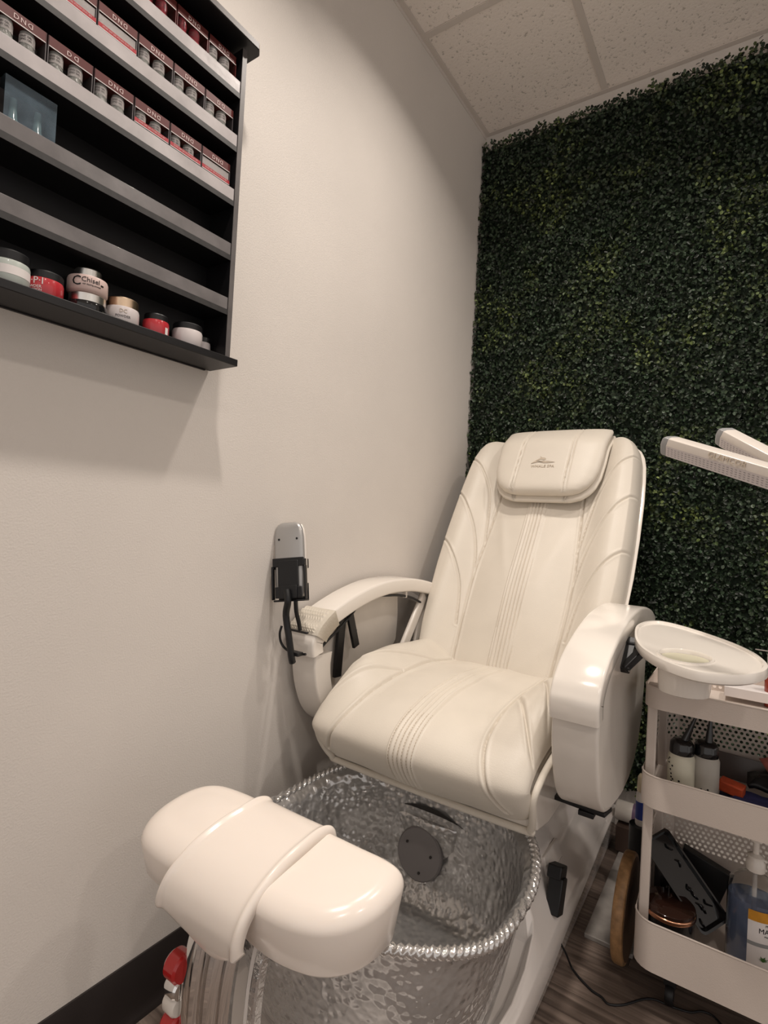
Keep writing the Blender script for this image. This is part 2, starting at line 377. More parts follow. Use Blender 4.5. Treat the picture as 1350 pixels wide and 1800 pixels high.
# ------------------------------------------------------------------ cushions
def seam_field(U, S, lines, w, depth):
    D = np.full(U.shape, 9.)
    for L in lines:
        L = smooth_path([(a, b, 0) for a, b in L], 6)
        for p, q in zip(L[:-1], L[1:]):
            dx, dy = q.x-p.x, q.y-p.y; l2 = dx*dx+dy*dy+1e-12
            t = np.clip(((U-p.x)*dx+(S-p.y)*dy)/l2, 0, 1); D = np.minimum(D, np.hypot(U-p.x-t*dx, S-p.y-t*dy))
    return -depth*np.exp(-(D/w)**2)+depth*.22*np.exp(-((D-w*2.4)/(w*1.5))**2), D
def sm(x): x = np.clip(x, 0, 1); return x*x*(3-2*x)
def cushion(name, prof, halfw, relief, T, T2, nu, nv, parent, m, pt=7, ps=14, xc=.425):
    """prof: list of (y,z) centre line; relief(U,S,L)->offset along normal"""
    pr = smooth_path([(0, a, b) for a, b in prof], 8); pr = np.array([(p.y, p.z) for p in pr])
    seg = np.r_[0, np.cumsum(np.hypot(*np.diff(pr, axis=0).T))]; L = seg[-1]
    q = (1-np.cos(np.linspace(0, math.pi, nv)))/2; q = .35*q+.65*np.linspace(0, 1, nv); s = q*L
    py, pz = np.interp(s, seg, pr[:, 0]), np.interp(s, seg, pr[:, 1])
    ty, tz = np.gradient(py, s), np.gradient(pz, s); l = np.hypot(ty, tz); ty /= l; tz /= l
    k = np.linspace(-1, 1, nu); t = .3*np.sin(k*math.pi/2)+.7*k
    hw = np.array([halfw(v) for v in s])
    S, Tm = np.meshgrid(s, t, indexing='ij'); U = Tm*hw[:, None]
    e = (1-np.abs(Tm)**pt)**(1/2.2)*(1-np.abs(2*S/L-1)**ps)**(1/2.2)
    off = relief(U, S, L)
    # normal on the side the camera sees: rotate tangent
    ny, nz = tz*NS[0], -ty*NS[0]
    top = off*np.minimum(1, e*1.4)+T*e-T
    bot = -T-T2*e
    V = []
    for O in (top, bot):
        V.append(np.stack([xc+U, py[:, None]+ny[:, None]*O, pz[:, None]+nz[:, None]*O], -1).reshape(-1, 3))
    V = np.concatenate(V); n1 = nv*nu; Fc = []
    idx = np.arange(n1).reshape(nv, nu)
    a, b, c, d = idx[:-1, :-1].ravel(), idx[:-1, 1:].ravel(), idx[1:, 1:].ravel(), idx[1:, :-1].ravel()
    Fc = np.concatenate([np.stack([a, b, c, d], 1), np.stack([d, c, b, a], 1)+n1])
    bd = np.concatenate([idx[0, :-1], idx[:-1, -1], idx[-1, :0:-1], idx[:0:-1, 0]]); bn = np.roll(bd, -1)
    Fc = np.concatenate([Fc, np.stack([bd, bd+n1, bn+n1, bn], 1)])
    o = add(name, (V.tolist(), Fc.tolist()), m, parent, smooth=75)
    return o, (V, U, S, nu)
NS = [1]
XC = .425
CHO = (XC, -.9, 0)
chair = thing('pedicure_chair', 'cream leather pedicure spa chair with white armrests against the green hedge', 'chair', CHO, world=True)

# seat
seatprof = [(-.50, .650), (-.60, .664), (-.70, .672), (-.80, .677), (-.91, .675), (-1.01, .665), (-1.10, .645), (-1.160, .615), (-1.187, .575), (-1.170, .535), (-1.130, .49), (-1.094, .46)]
mir = lambda L: [[(a, b) for a, b in l] for l in L]+[[(-a, b) for a, b in l] for l in L]
seat_seams = mir([[(-.165, .10), (-.175, .27), (-.175, .43), (-.18, .56), (-.185, .63), (-.205, .70), (-.25, .80)], [(-.17, .20), (-.225, .33), (-.272, .46), (-.30, .55)], [(-.18, .40), (-.225, .50), (-.275, .60), (-.30, .65)]])
def seat_relief(U, S, L):
    b = .060*sm((abs(U)-.15)/.12)*(1-sm((S-.45)/.24))
    d, D = seam_field(U, S, seat_seams, .0031, .0075)
    rib = .0052*np.abs(np.sin(np.pi*(U+.031)/.0125))**.8*sm((.037-abs(U))/.003)*sm((S-.12)/.05)*sm((L-.03-S)/.03)
    puff = .006*np.cos(U/.17*math.pi/2)*(abs(U) < .17)
    wr = .0022*np.sin(U*37+S*9)*np.sin(S*23-U*11)*sm((.7-S)/.2)
    return b+d+rib+puff+wr
NS[0] = 1
seat, edge = cushion('seat', seatprof, lambda s: .300-.02*sm((.10-s)/.10)-.012*sm((s-.80)/.07), seat_relief, .035, .02, 300, 400, chair, 'leather', pt=10, ps=26)
SV, SU, SS, snu = edge
def stitch():
    Vq, Fq = [], []
    for L_ in range(6):
        u0 = -.031+.0125*L_
        for k in range(34):
            s0 = .600+.0066*k; i = int(np.argmin(abs(SS[:, 0]-s0))); j = int(np.argmin(abs(SU[i]-u0)))
            i2 = min(i+2, SS.shape[0]-1); p, q = Vector(SV[i*snu+j]), Vector(SV[i2*snu+j]); t = (q-p).normalized(); nr = Vector((0, t.z, -t.y)); nr = nr if nr.y < 0 or nr.z > .5 else -nr
            c = p+nr*.0006; k0 = len(Vq); a = Vector((.0006, 0, 0))
            Vq += [c-t*.0018-a, c-t*.0018+a, c+t*.0018+a, c+t*.0018-a]; Fq.append((k0, k0+1, k0+2, k0+3))
    return Vq, Fq
add('stitching', stitch(), mat('tan_thread', (.36, .28, .19), .7), seat, smooth=0)['kind'] = 'stuff'
E1 = [(XC+x, y, z) for x, y, z in [(-.303, -.62, .64), (-.306, -.85, .62), (-.306, -1.02, .60), (-.306, -1.115, .575), (-.302, -1.135, .545), (-.297, -1.115, .50), (-.285, -1.088, .462), (-.26, -1.078, .449), (0, -1.078, .447), (.26, -1.078, .449), (.285, -1.088, .462), (.297, -1.115, .50), (.302, -1.135, .545), (.306, -1.115, .575), (.306, -1.02, .60), (.306, -.85, .62), (.303, -.62, .64)]]
add('seat_piping', tube(E1, .0085, 10, smooth=5), 'leather', chair, smooth=60)
under = prism([(-.52, .60), (-.85, .615), (-1.02, .60), (-1.11, .57), (-1.125, .54), (-1.10, .50), (-1.075, .455), (-1.0, .44), (-.55, .45)], 'x', XC-.298, XC+.298)
add('seat_pan', under, 'plastic', chair, bevel=.006)

# backrest
bd = Vector((0, .5166, .8563)); bn = Vector((0, -.8563, .5166)); P0 = Vector((XC, -.60, .660))
backprof = [tuple((P0+bd*v)[1:]) for v in (-.06, .1, .25, .4, .55, .7, .82, .978)]
def bw(s):
    v = s-.06
    return float(np.interp(v, [-.06, .0, .1, .2, .35, .5, .7, .80, .86, .90, .93, .955, .97, .978], [.285, .305, .322, .332, .342, .345, .341, .335, .329, .320, .306, .282, .258, .235]))
bs = lambda L: [[(a, b+.06) for a, b in l] for l in L]
back_seams = bs(mir([[(.166, -.02), (.176, .17), (.180, .34), (.170, .5), (.160, .655), (.15, .93)], [(.335, .862), (.262, .80), (.212, .705), (.191, .60), (.172, .45)], [(.338, .685), (.285, .63), (.232, .54), (.197, .43), (.180, .32)], [(.342, .465), (.295, .425), (.249, .36), (.213, .27), (.19, .13)]]))
def back_relief(U, S, L):
    v = S-.06; au = abs(U)
    wing = .058*sm((au-.165)/.12)*(1-.2*sm((v-.8)/.15))
    d, D = seam_field(U, S, back_seams, .0031, .0065)
    rib = .0052*np.abs(np.sin(np.pi*(U+.031)/.0125))**.8*sm((.037-au)/.003)
    puff = .012*np.cos(np.clip(au/.166, 0, 1)*math.pi/2)
    lum = .018*np.exp(-((v-.28)/.22)**2)*np.cos(np.clip(au/.166, 0, 1)*math.pi/2)
    wr = .004*np.exp(-(((U+.09)-(v-.45)*-.30)/.020)**2)*np.exp(-((v-.50)/.16)**2) + .003*np.exp(-(((U-.09)-(v-.4)*.25)/.03)**2)*np.exp(-((v-.42)/.15)**2)
    return wing+d+rib+puff+lum+wr
NS[0] = 1
NS[0] = -1
back, edge = cushion('backrest', backprof, bw, back_relief, .045, .02, 310, 420, chair, 'leather', pt=9, ps=20)
# rear shell following the backrest outline, a thin white lip showing round it
def shell(off0, off1, grow):
    vs = [-.05, .1, .25, .4, .55, .7, .8, .86, .90, .93, .955, .97, .984]
    ring = [(bw(v+.06)+grow, v) for v in vs]; pts = [(-w, v) for w, v in ring] + [(w, v) for w, v in ring[::-1]]
    sec = []
    for o_, sc in ((off0, .985), (off0+.006, 1), (off1-.01, 1), (off1, .96)):
        sec.append([tuple(P0+bd*(v*sc+.002)+Vector((u*sc, 0, 0))-bn*o_) for u, v in pts])
    return loft(sec)
add('backrest_shell', shell(.044, .055, .010), 'plastic', chair, smooth=50)

# headrest pillow
def pil(u, v, h): return P0+bd*v+bn*h+Vector((u, 0, 0))
PW = lambda v: float(np.interp(v, [.640, .645, .655, .675, .70, .74, .80, .9, .95, .965], [.095, .115, .142, .165, .181, .193, .199, .203, .204, .198]))
def pillow_layer(h0, h1, du, v0, v1, dome=.0):
    nv, nu = 60, 190; V = []; e = []
    for side in (0, 1):
        for i in range(nv):
            q = (1-math.cos(math.pi*i/(nv-1)))/2; v = v0+(v1-v0)*q
            w = PW(.640+(.965-.640)*q)+du
            for j in range(nu):
                t = math.sin((j/(nu-1)-.5)*math.pi); u = .017+w*t
                f = (max(0, 1-abs(t)**8)*max(0, 1-abs(2*q-1)**12))**.45
                mid = (h0+h1)/2
                h = mid+(h1-mid+dome*(1-t*t)*(.6+.4*math.sin(q*3.14)))*f if side == 0 else mid-(mid-h0)*f
                if side == 0:
                    for us, sg in ((-.088-.03*(.82-v), -1), (.105-.015*(.9-v), 1)):
                        for k_, a_ in ((0, -.006), (.010, -.004), (.005, .002)):
                            h += a_*math.exp(-((u-us-k_)/.0028)**2)*f
                V.append(tuple(pil(u, v+.0*t, h - .055*sm((v-.86)/.15)*1.0)))
    n1 = nv*nu; Fc = []
    for i in range(nv-1):
        for j in range(nu-1):
            a = i*nu+j; Fc += [(a, a+1, a+nu+1, a+nu), (n1+a+nu, n1+a+nu+1, n1+a+1, n1+a)]
    bd_ = [j for j in range(nu-1)]+[i*nu+nu-1 for i in range(nv-1)]+[(nv-1)*nu+j for j in range(nu-1, 0, -1)]+[i*nu for i in range(nv-1, 0, -1)]
    for a, b in zip(bd_, bd_[1:]+bd_[:1]): Fc.append((a, a+n1, b+n1, b))
    return V, Fc
pillow = add('headrest_pillow', pillow_layer(.045, .094, 0, .650, .992, .010), 'leather', chair, smooth=70)
add('pillow_base', pillow_layer(.026, .056, .006, .636, .985, 0), 'leather', pillow, smooth=70)
def surf_txt(vf, u0, v0, h): return [tuple(pil(u0+a[0], v0+a[1], h+a[2])) for a in vf[0]], vf[1]
add('lettering', surf_txt(txt('WHALE SPA', .0165, ext=.0004), .014, .755, .1045), 'emboss', pillow, smooth=0)
swash = [(-.045, -.006), (-.034, .003), (-.024, .012), (-.012, .020), (-.016, .029), (-.006, .022), (.004, .021), (.010, .014), (.002, .010), (-.008, .013), (-.016, .010), (-.026, .004), (-.012, .003), (.004, -.004), (.020, -.004), (.045, 0), (.018, .002), (.008, .006), (.0035, .003), (-.004, .001), (-.02, .0)]
add('logo', surf_txt(([(a, b, h) for h in (-.0004, .0006) for a, b in swash], [tuple(range(21)), tuple(range(21, 42))]), .012, .774, .1045), 'emboss', pillow, smooth=0)

# armrests
cap_path = [(-1.158, .742), (-1.162, .760), (-1.163, .782), (-1.157, .798), (-1.138, .824), (-1.09, .857), (-1.03, .881), (-.95, .905), (-.85, .925), (-.74, .932), (-.62, .926), (-.50, .905), (-.43, .880)]
def armrest(xi, xo, left):
    x0, x1 = min(xi, xo), max(xi, xo)
    name = 'armrest'
    P = smooth_path([(0, a, b) for a, b in cap_path], 6); sec = []
    rr = rrect(x1-x0, .046, .007, 3)
    for i, p in enumerate(P):
        t = (P[min(i+1, len(P)-1)]-P[max(i-1, 0)]).normalized(); nrm = Vector((0, -t.z, t.y))
        # nrm points up/out
        if i == 0 : pass
        sec.append([Vector(((x0+x1)/2+a, 0, 0))+Vector((0, p.y, p.z))+nrm*(b-.023) for a, b in rr])
    arm = add('armrest', loft(sec), 'plastic', chair, smooth=50)
    # front column that curves under
    col = smooth_path([(0, -1.146, .745), (0, -1.145, .70), (0, -1.130, .64), (0, -1.098, .575), (0, -1.05, .532), (0, -.985, .512)], 5)
    sec = []; rr = rrect(x1-x0-.007, .075, .006, 3); nC = len(col)
    for i, p in enumerate(col):
        t = (col[min(i+1, nC-1)]-col[max(i-1, 0)]).normalized(); nrm = Vector((0, t.z, -t.y))
        th = 1-.35*(i/(nC-1))
        sec.append([Vector(((x0+x1)/2+a, p.y, p.z))-nrm*0+nrm*((b-.0375)*th) for a, b in rr])
    # ensure thickness goes inwards (towards the back)
    if sec[0][0].y < -1.19: pass
    add('arm_front', loft(sec), 'armwhite', arm, smooth=50)
    out = [(-1.140, .74), (-1.140, .70), (-1.125, .64), (-1.093, .575), (-1.045, .534), (-.98, .512), (-.90, .500), (-.843, .495), (-.76, .500), (-.69, .518), (-.63, .56), (-.59, .62), (-.57, .70), (-.565, .79), (-.575, .88), (-.66, .905), (-.78, .905), (-.90, .885), (-1.0, .86), (-1.08, .82), (-1.125, .78)]
    if left: out = [(a if a < -.8 else a-.10*(1 if b < .7 else .5), b) for a, b in out]
    sg_ = 1 if xo < xi else -1; xs = (xo+.003*sg_, xo+.018*sg_)
    add('arm_panel', prism(out, 'x', min(xs), max(xs)), 'armwhite', arm, bevel=.005, seg=3)
    return arm
armL = armrest(.115, .02, True)
armR = armrest(.757, .857, False)
# inside details of the left arm
add('bracket', join(bar((.055, -.975, .64), (.055, -.962, .885), .032, .012, (1, 0, 0)), bar((.065, -.955, .87), (.070, -.905, .725), .028, .010, (1, 0, 0)), box(.045, -.93, .878, .04, .10, .012)), 'black', armL, bevel=.002)
for yy, zz in ((-.90, .775), (-.895, .748), (-.958, .735)):
    add('screw', xform(lathe([(.004, 0), (.004, .003), (.0015, .004)], n=10), Matrix.Rotation(R(90), 3, 'Y'), (.062 if yy > -.95 else .052, yy, zz)), 'rod', armL)
add('cable', tube([(.085, -1.10, .75), (.09, -1.07, .775), (.09, -1.02, .80), (.09, -.965, .835), (.09, -.925, .868), (.09, -.90, .884), (.09, -.86, .884), (.092, -.78, .878), (.094, -.70, .872), (.096, -.62, .857), (.098, -.56, .835)], .0042, 8, smooth=5), 'black', armL, smooth=60)
add('cable_clip', box(.09, -.90, .892, .014, .012, .018), 'armwhite', armL, bevel=.002)
add('cable_clip', box(.092, -.66, .875, .014, .010, .03), 'armwhite', armL, bevel=.002)
add('side_bracket', join(bar((.100, -.58, .60), (.085, -.50, .88), .014, .07, (0, 1, 0)), bar((.105, -.70, .66), (.09, -.52, .86), .016, .04, (0, 1, 0))), 'armwhite', chair, bevel=.006)
add('arm_bar', join(bar((.70, -.93, .483), (.845, -.955, .490), .045, .010), box(.80, -.95, .478, .035, .05, .012), box(.705, -.90, .47, .012, .03, .055)), 'black', armR, bevel=.002)
# side table tray hinged on the right arm
TR = [(.869, -.877), (.860, -.80), (.868, -.745), (.885, -.715), (.909, -.705), (.957, -.728), (1.015, -.776), (1.068, -.831), (1.105, -.888), (1.124, -.942), (1.129, -.984), (1.122, -1.019), (1.104, -1.051), (1.074, -1.081), (1.029, -1.098), (.990, -1.089), (.946, -1.055), (.906, -.998), (.883, -.940)]
TRs = [(p.x, p.y) for p in smooth_path([(a, b, 0) for a, b in TR], 4, True)]
tcx, tcy = .985, -.90
tz = lambda y: .87+.08*(y+1.15)
def tring(s, dz): return [(tcx+(a-tcx)*s, tcy+(b-tcy)*s, tz(tcy+(b-tcy)*s)+dz) for a, b in TRs]
secs = [tring(.97, -.022), tring(.995, -.018), tring(1.0, -.006), tring(.99, 0), tring(.945, .0005), tring(.925, -.004)]
Vt, Ft = loft(secs, caps=False); nT = len(TRs)
cupc = (.986, -.992); cr = .048
cupring = lambda r, dz: [(cupc[0]+r*math.cos(2*math.pi*k/nT), cupc[1]+r*math.sin(2*math.pi*k/nT), tz(cupc[1]+r*math.sin(2*math.pi*k/nT))+dz) for k in range(nT)]
def ang(a, b): return math.atan2(b-cupc[1], a-cupc[0])
# align start index of cup ring with the outline by angle
last = secs[-1]; cuptop = []
for p in last:
    a = ang(p[0], p[1]); cuptop.append((cupc[0]+cr*math.cos(a), cupc[1]+cr*math.sin(a), tz(cupc[1]+cr*math.sin(a))-.004))
def cupshift(ring, r, dz): return [(cupc[0]+(p[0]-cupc[0])*r, cupc[1]+(p[1]-cupc[1])*r, tz(cupc[1]+(p[1]-cupc[1])*r)+dz) for p in ring]
s2 = [last, cupshift(cuptop, 1.12, -.004), cupshift(cuptop, 1.10, -.0015), cupshift(cuptop, 1.02, -.0015), cupshift(cuptop, .97, -.005), cupshift(cuptop, .93, -.050)]
V2, F2 = loft(s2, caps=False)
tray = add('side_tray', join((Vt, Ft), (V2, F2), ([p for p in secs[0]], [tuple(range(nT))])), 'plastic', chair, smooth=40)
add('cup_well', lathe([(.051, -.020), (.049, -.06), (.047, -.078), (.040, -.081), (0.001, -.081)], (cupc[0], cupc[1], tz(cupc[1])), cap=True), 'plastic', tray)
add('cup_pad', lathe([(.0435, 0), (.0435, .003), (.001, .003)], (cupc[0], cupc[1], tz(cupc[1])-.010), n=32), 'cupbase', tray)
add('hinge', join(bar((.861, -.868, .875), (.858, -.945, .815), .018, .030, (1, 0, 0)), bar((.860, -.945, .818), (.895, -.905, .862), .020, .016, (0, 0, 1)), box(.872, -.87, .865, .03, .05, .014)), 'black', tray, bevel=.002)
for p in ((.869, -.872, .872), (.869, -.942, .818)):
    add('screw', xform(lathe([(.0055, 0), (.0055, .003), (.002, .0045)], n=10), Matrix.Rotation(R(90), 3, 'Y'), p), 'rod', tray)

# base: gelcoat body with sloped, creased flanks
def base_sec(y):
    t = lambda v, a, b: float(np.interp(y, a, b))
    yy = [-1.82, -1.70, -1.5, -1.15, -1.07, -1.0, -.94, -.80, -.45, -.10]
    top = t(y, yy, [.085, .10, .10, .10, .105, .15, .38, .43, .45, .46])
    x1 = t(y, yy, [.14, .20, .245, .262, .262, .262, .20, .185, .17, .17])
    xA = t(y, yy, [.16, .22, .27, .285, .283, .275, .255, .238, .225, .215]); zA = t(y, yy, [.088, .115, .125, .125, .145, .175, .20, .215, .22, .22])
    xB = t(y, yy, [.18, .24, .29, .30, .30, .298, .296, .293, .287, .28]); zB = t(y, yy, [.075, .09, .10, .105, .11, .115, .118, .128, .125, .12])
    xC = t(y, yy, [.19, .25, .30, .305, .305, .305, .305, .303, .30, .295]); zC = t(y, yy, [.03, .035, .04, .04, .045, .05, .055, .07, .10, .12])
    h = [(x1, top), (xA, zA), (xA+.006, zA-.012), (xB, zB+.006), (xB+.002, zB), (xC, zC+.004), (xC-.002, zC-.004), (xC-.012, .002)]
    return [(XC-a, y, b) for a, b in h[::-1]]+[(XC+a, y, b) for a, b in h]
ys = [-1.82, -1.79, -1.70, -1.6, -1.5, -1.35, -1.15, -1.07, -1.03, -1.0, -.97, -.94, -.90, -.80, -.65, -.45, -.25, -.10]
add('chair_base', loft([base_sec(v) for v in ys]), 'gelcoat', chair, bevel=.004, smooth=30)
add('outlet_recess', box(.667, -.75, .222, .012, .12, .05, ry=R(-20)), 'gelcoat', chair, bevel=.003)

# basin
bc = Vector((XC, -1.255, 0))
def sup(a, b, n=2.7, k=120):
    P = []
    for i in range(k):
        th = 2*math.pi*i/k; c, s = math.cos(th), math.sin(th)
        P.append((a*math.copysign(abs(c)**(2/n), c), b*math.copysign(abs(s)**(2/n), s), th))
    return P
def wave(th): return .012*math.cos(2*th)*-1+.010*math.cos(4*(th-.785))
def ring(a, b, z, wv=0, n=2.7):
    return [(bc.x+p[0], bc.y+p[1], z+wv*wave(p[2])) for p in sup(a, b, n)]
outer = [ring(.232, .215, .112, 0, 2.3), ring(.262, .243, .125, 0, 2.4), ring(.280, .262, .20, .1, 2.5), ring(.295, .274, .29, .4), ring(.303, .281, .36, .8), ring(.312, .288, .395, 1), ring(.325, .300, .410, 1)]
inner = [ring(.322, .297, .416, 1), ring(.302, .279, .400, 1), ring(.290, .267, .34, .6), ring(.280, .258, .26, .3), ring(.262, .24, .18, 0, 2.5), ring(.225, .205, .142, 0, 2.3), ring(.12, .11, .135, 0, 2.2), ring(.01, .01, .135, 0, 2)]
# hammered dimples as real relief
def dimple(rings):
    out = []
    for i, r in enumerate(rings): out.append(r)
    return out
def densify(rings, k=5):
    o = []
    for a, b in zip(rings[:-1], rings[1:]):
        for j in range(k):
            t = j/k; o.append([tuple(Vector(p).lerp(Vector(q), t)) for p, q in zip(a, b)])
    o.append(rings[-1]); return o
basin = add('basin', loft(densify(outer, 4)+densify(inner, 4)), 'bowl', chair, smooth=60)
rp = [Vector(p) for p in ring(.325, .300, .414, 1)]
nR = 480; rpd = smooth_path(rp, 8, True)
beads = []
nseg = 96
sec = []
m_ = len(rpd)
def tw(i):
    return .0135
V, Fc = [], []
nn_ = 12
for i, p in enumerate(rpd):
    t = (rpd[(i+1) % m_]-rpd[i-1]).normalized(); a = t.cross(Vector((0, 0, 1))).normalized(); b = t.cross(a)
    for k in range(nn_):
        ph = 2*math.pi*k/nn_
        r_ = .0098+.0022*math.cos(2*ph+2*math.pi*i/m_*120)
        V.append(tuple(p+(a*math.cos(ph)+b*math.sin(ph))*r_))
for i in range(m_):
    j = (i+1) % m_
    for k in range(nn_): l = (k+1) % nn_; Fc.append((i*nn_+k, i*nn_+l, j*nn_+l, j*nn_+k))
add('rim', (V, Fc), 'rim', basin, smooth=80)
# niche on the rear inner wall with overflow slot and round drain cover
add('niche', loft([[(XC-.145+dx, -1.005+dy, z) if False else (x_, y_, z) for x_, y_ in [(XC-.14, -.975), (XC-.12, -.998+o_), (XC, -1.008+o_), (XC+.06, -.998+o_), (XC+.085, -.975)]] for z, o_ , dx, dy in ((.15, .01, 0, 0), (.25, .004, 0, 0), (.325, 0, 0, 0), (.333, .006, 0, 0))]), 'bowl', basin, smooth=40)
arc = [(XC-.135+.235*k/12, -.992-.0*k, .338+.030*math.sin(math.pi*k/12)) for k in range(13)]
add('overflow_slot', (arc+[(a, b+.012, .338-.004) for a, b, c in arc]+[], [(k, k+1, 14+k, 13+k) for k in range(12)]), 'slot', basin, smooth=0)
dr = xform(lathe([(.066, 0), (.066, .009), (.062, .013), (.001, .014)], n=36), Matrix.Rotation(R(80), 3, 'X'), (.395, -1.006, .250))
dc = add('drain_cover', dr, 'drain', basin, smooth=40)
for dx, dz in ((-.037, .022), (.036, .008), (.008, -.04)):
    add('screw', xform(lathe([(.0035, 0), (.0035, .003), (.001, .003)], n=10), Matrix.Rotation(R(80), 3, 'X'), (.395+dx, -1.0195+.17*dz, .250+dz)), 'slot', dc)

# footrest on a curved chrome column
def hf(x, y):
    return 0
FX0, FX1 = .195, .655
def foot_pad(x0, x1, zt, yb, yf, thick, n=40, endr=.05, cap0=True, cap1=True, droop=.0):
    """pad lofted along x: arched top in the y-z plane, falling towards the front (-y)"""
    sec = []
    nx = 30
    for i in range(nx):
        q = i/(nx-1); x = x0+(x1-x0)*(1-math.cos(math.pi*q))/2
        e = 1.0
        if cap0: e = min(e, (1-max(0, 1-(x-x0)/endr)**2.4)**.5 if x > x0 else 0.0)
        if cap1: e = min(e, (1-max(0, 1-(x1-x)/endr)**2.4)**.5 if x < x1 else 0.0)
        e = max(e, .02)
        ym, zm = (yb+yf)/2, zt-thick*.62
        P = []
        for k in range(n):
            th = 2*math.pi*k/n; c, s = math.cos(th), math.sin(th)
            sn = 4.0
            a = math.copysign(abs(c)**(2/sn), c); b = math.copysign(abs(s)**(2/sn), s)
            yy = ym+a*(yb-yf)/2*(.55+.45*e)
            up_ = b*thick/2*(.3+.7*e)
            slope = -.10*(yb-yy)-.9*(max(0, (ym-yy)))**2*1.4
            P.append((x, yy, zm+up_+slope-.015*(1-e)))
        sec.append(P)
    return loft(sec)
FP = [(-1.527, .540), (-1.526, .560), (-1.536, .580), (-1.565, .590), (-1.61, .587), (-1.655, .577), (-1.697, .558), (-1.724, .532), (-1.735, .503), (-1.733, .474), (-1.722, .447), (-1.705, .420)]
def saddle():
    pth = smooth_path([(0, a, b) for a, b in FP], 7); L = np.r_[0, np.cumsum([(q-p).length for p, q in zip(pth[:-1], pth[1:])])]
    py = [p.y for p in pth]; pz = [p.z for p in pth]
    nx, nt = 60, 70; V = []
    for j in range(nt):
        for i in range(nx):
            q = i/(nx-1)
            end = float(np.interp(q, [0, .06, .2, .4, .55, .62, .70, .85, 1], [.83, .84, .855, .89, .95, .96, .94, .88, .82]))*L[-1]
            sL = end*j/(nt-1); f = sL/L[-1]
            x0 = float(np.interp(f, [0, .3, .6, .85, 1], [.334, .334, .318, .294, .290])); x1 = float(np.interp(f, [0, .3, .6, 1], [.507, .508, .504, .494]))
            x = x0+(x1-x0)*q
            y, z = float(np.interp(sL, L, py)), float(np.interp(sL, L, pz))
            y2, z2 = float(np.interp(sL+.002, L, py)), float(np.interp(sL+.002, L, pz)); ty, tz_ = y2-y, z2-z; l = math.hypot(ty, tz_) or 1
            nrm = Vector((0, tz_/l, -ty/l))
            e = min(q, 1-q)*(x1-x0)
            h = .003+.005*math.exp(-((e-.009)/.006)**2)-.001*math.sin(math.pi*q)
            if e < .005: h -= .012*(1-e/.005)**2
            h -= .004*max(0, (sL-end+.006)/.006)
            V.append((x, y+nrm.y*h, z+nrm.z*h))
    Fc = [(j*nx+i, j*nx+i+1, (j+1)*nx+i+1, (j+1)*nx+i) for j in range(nt-1) for i in range(nx-1)]
    return V, Fc
foot = add('footrest', saddle(), 'footpad', chair, smooth=80)
md = foot.modifiers.new('thick', 'SOLIDIFY'); md.thickness = .012; md.offset = -1
def plan_pad(out, z0, z1, slope, yc, rb=.03, k=6, dome=.006):
    P = [Vector((a, b, 0)) for a, b in out]; P = smooth_path(P, k, True); n = len(P); c = sum(P, Vector())/n
    hx = (max(p.x for p in P)-min(p.x for p in P))/2; hy = (max(p.y for p in P)-min(p.y for p in P))/2
    c = Vector(((max(p.x for p in P)+min(p.x for p in P))/2, (max(p.y for p in P)+min(p.y for p in P))/2, 0))
    def inset(d): return [Vector((c.x+(p.x-c.x)*(1-d/hx), c.y+(p.y-c.y)*(1-d/hy), 0)) for p in P]
    H = z1-z0; sec = []
    lv = [(.030, 0), (.018, .004), (.010, .014)]
    for q in range(9):
        a = math.pi/2*q/8; lv.append((rb*(1-math.cos(a)), H-rb+rb*math.sin(a)))
    for d, h in lv:
        f = h/H
        sec.append([(p.x, p.y, z0+h+slope*(p.y-yc)*f) for p in inset(d)])
    last = inset(rb)
    for q in (.8, .55, .3, .02):
        sec.append([(c.x+(p.x-c.x)*q, c.y+(p.y-c.y)*q, z1+slope*(c.y+(p.y-c.y)*q-yc)+dome*(1-q*q)) for p in last])
    return loft(sec)
add('pad_core', box(.42, -1.62, .515, .18, .15, .10), 'footpad', foot, bevel=.015)
add('side_pad', plan_pad([(.50, -1.530), (.57, -1.530), (.625, -1.530), (.655, -1.540), (.663, -1.575), (.658, -1.622), (.638, -1.662), (.603, -1.692), (.55, -1.708), (.50, -1.710), (.45, -1.70), (.435, -1.66), (.435, -1.62), (.435, -1.56), (.46, -1.532)], .465, .586, .16, -1.545, rb=.032, dome=.003), 'footpad', foot, smooth=60)
add('side_pad', plan_pad([(.345, -1.535), (.26, -1.538), (.212, -1.552), (.184, -1.582), (.172, -1.628), (.178, -1.676), (.205, -1.708), (.255, -1.720), (.335, -1.718), (.385, -1.70), (.395, -1.66), (.395, -1.60), (.385, -1.55)], .470, .596, .20, -1.545, rb=.045, dome=.006), 'footpad', foot, smooth=60)
post = [(-1.635, .53), (-1.648, .49), (-1.662, .445), (-1.675, .40), (-1.682, .35), (-1.684, .28), (-1.68, .18), (-1.67, .08), (-1.66, .03)]
pp = smooth_path([(0, a, b) for a, b in post], 4); sec = []
for i, p in enumerate(pp):
    t = (pp[min(i+1, len(pp)-1)]-pp[max(i-1, 0)]).normalized(); nrm = Vector((0, t.z, -t.y))
    prof_ = [(-.060, 0.0)]
    for xc_, w_, h_ in ((-.046, .013, .010), (-.024, .008, .014), (-.008, .007, .020), (.008, .008, .012), (.027, .010, .022), (.042, .005, .010)):
        prof_ += [(xc_+w_*math.cos(math.pi*(1-q/4)), -.004-h_*math.sin(math.pi*q/4)) for q in range(5)]
    prof_ += [(.050, 0.0), (.045, .012), (-.055, .012)]
    sec.append([Vector((.385+a, p.y-.006, p.z))-nrm*b for a, b in prof_])
faucet = add('faucet_column', loft(sec), 'chrome', chair, smooth=40)
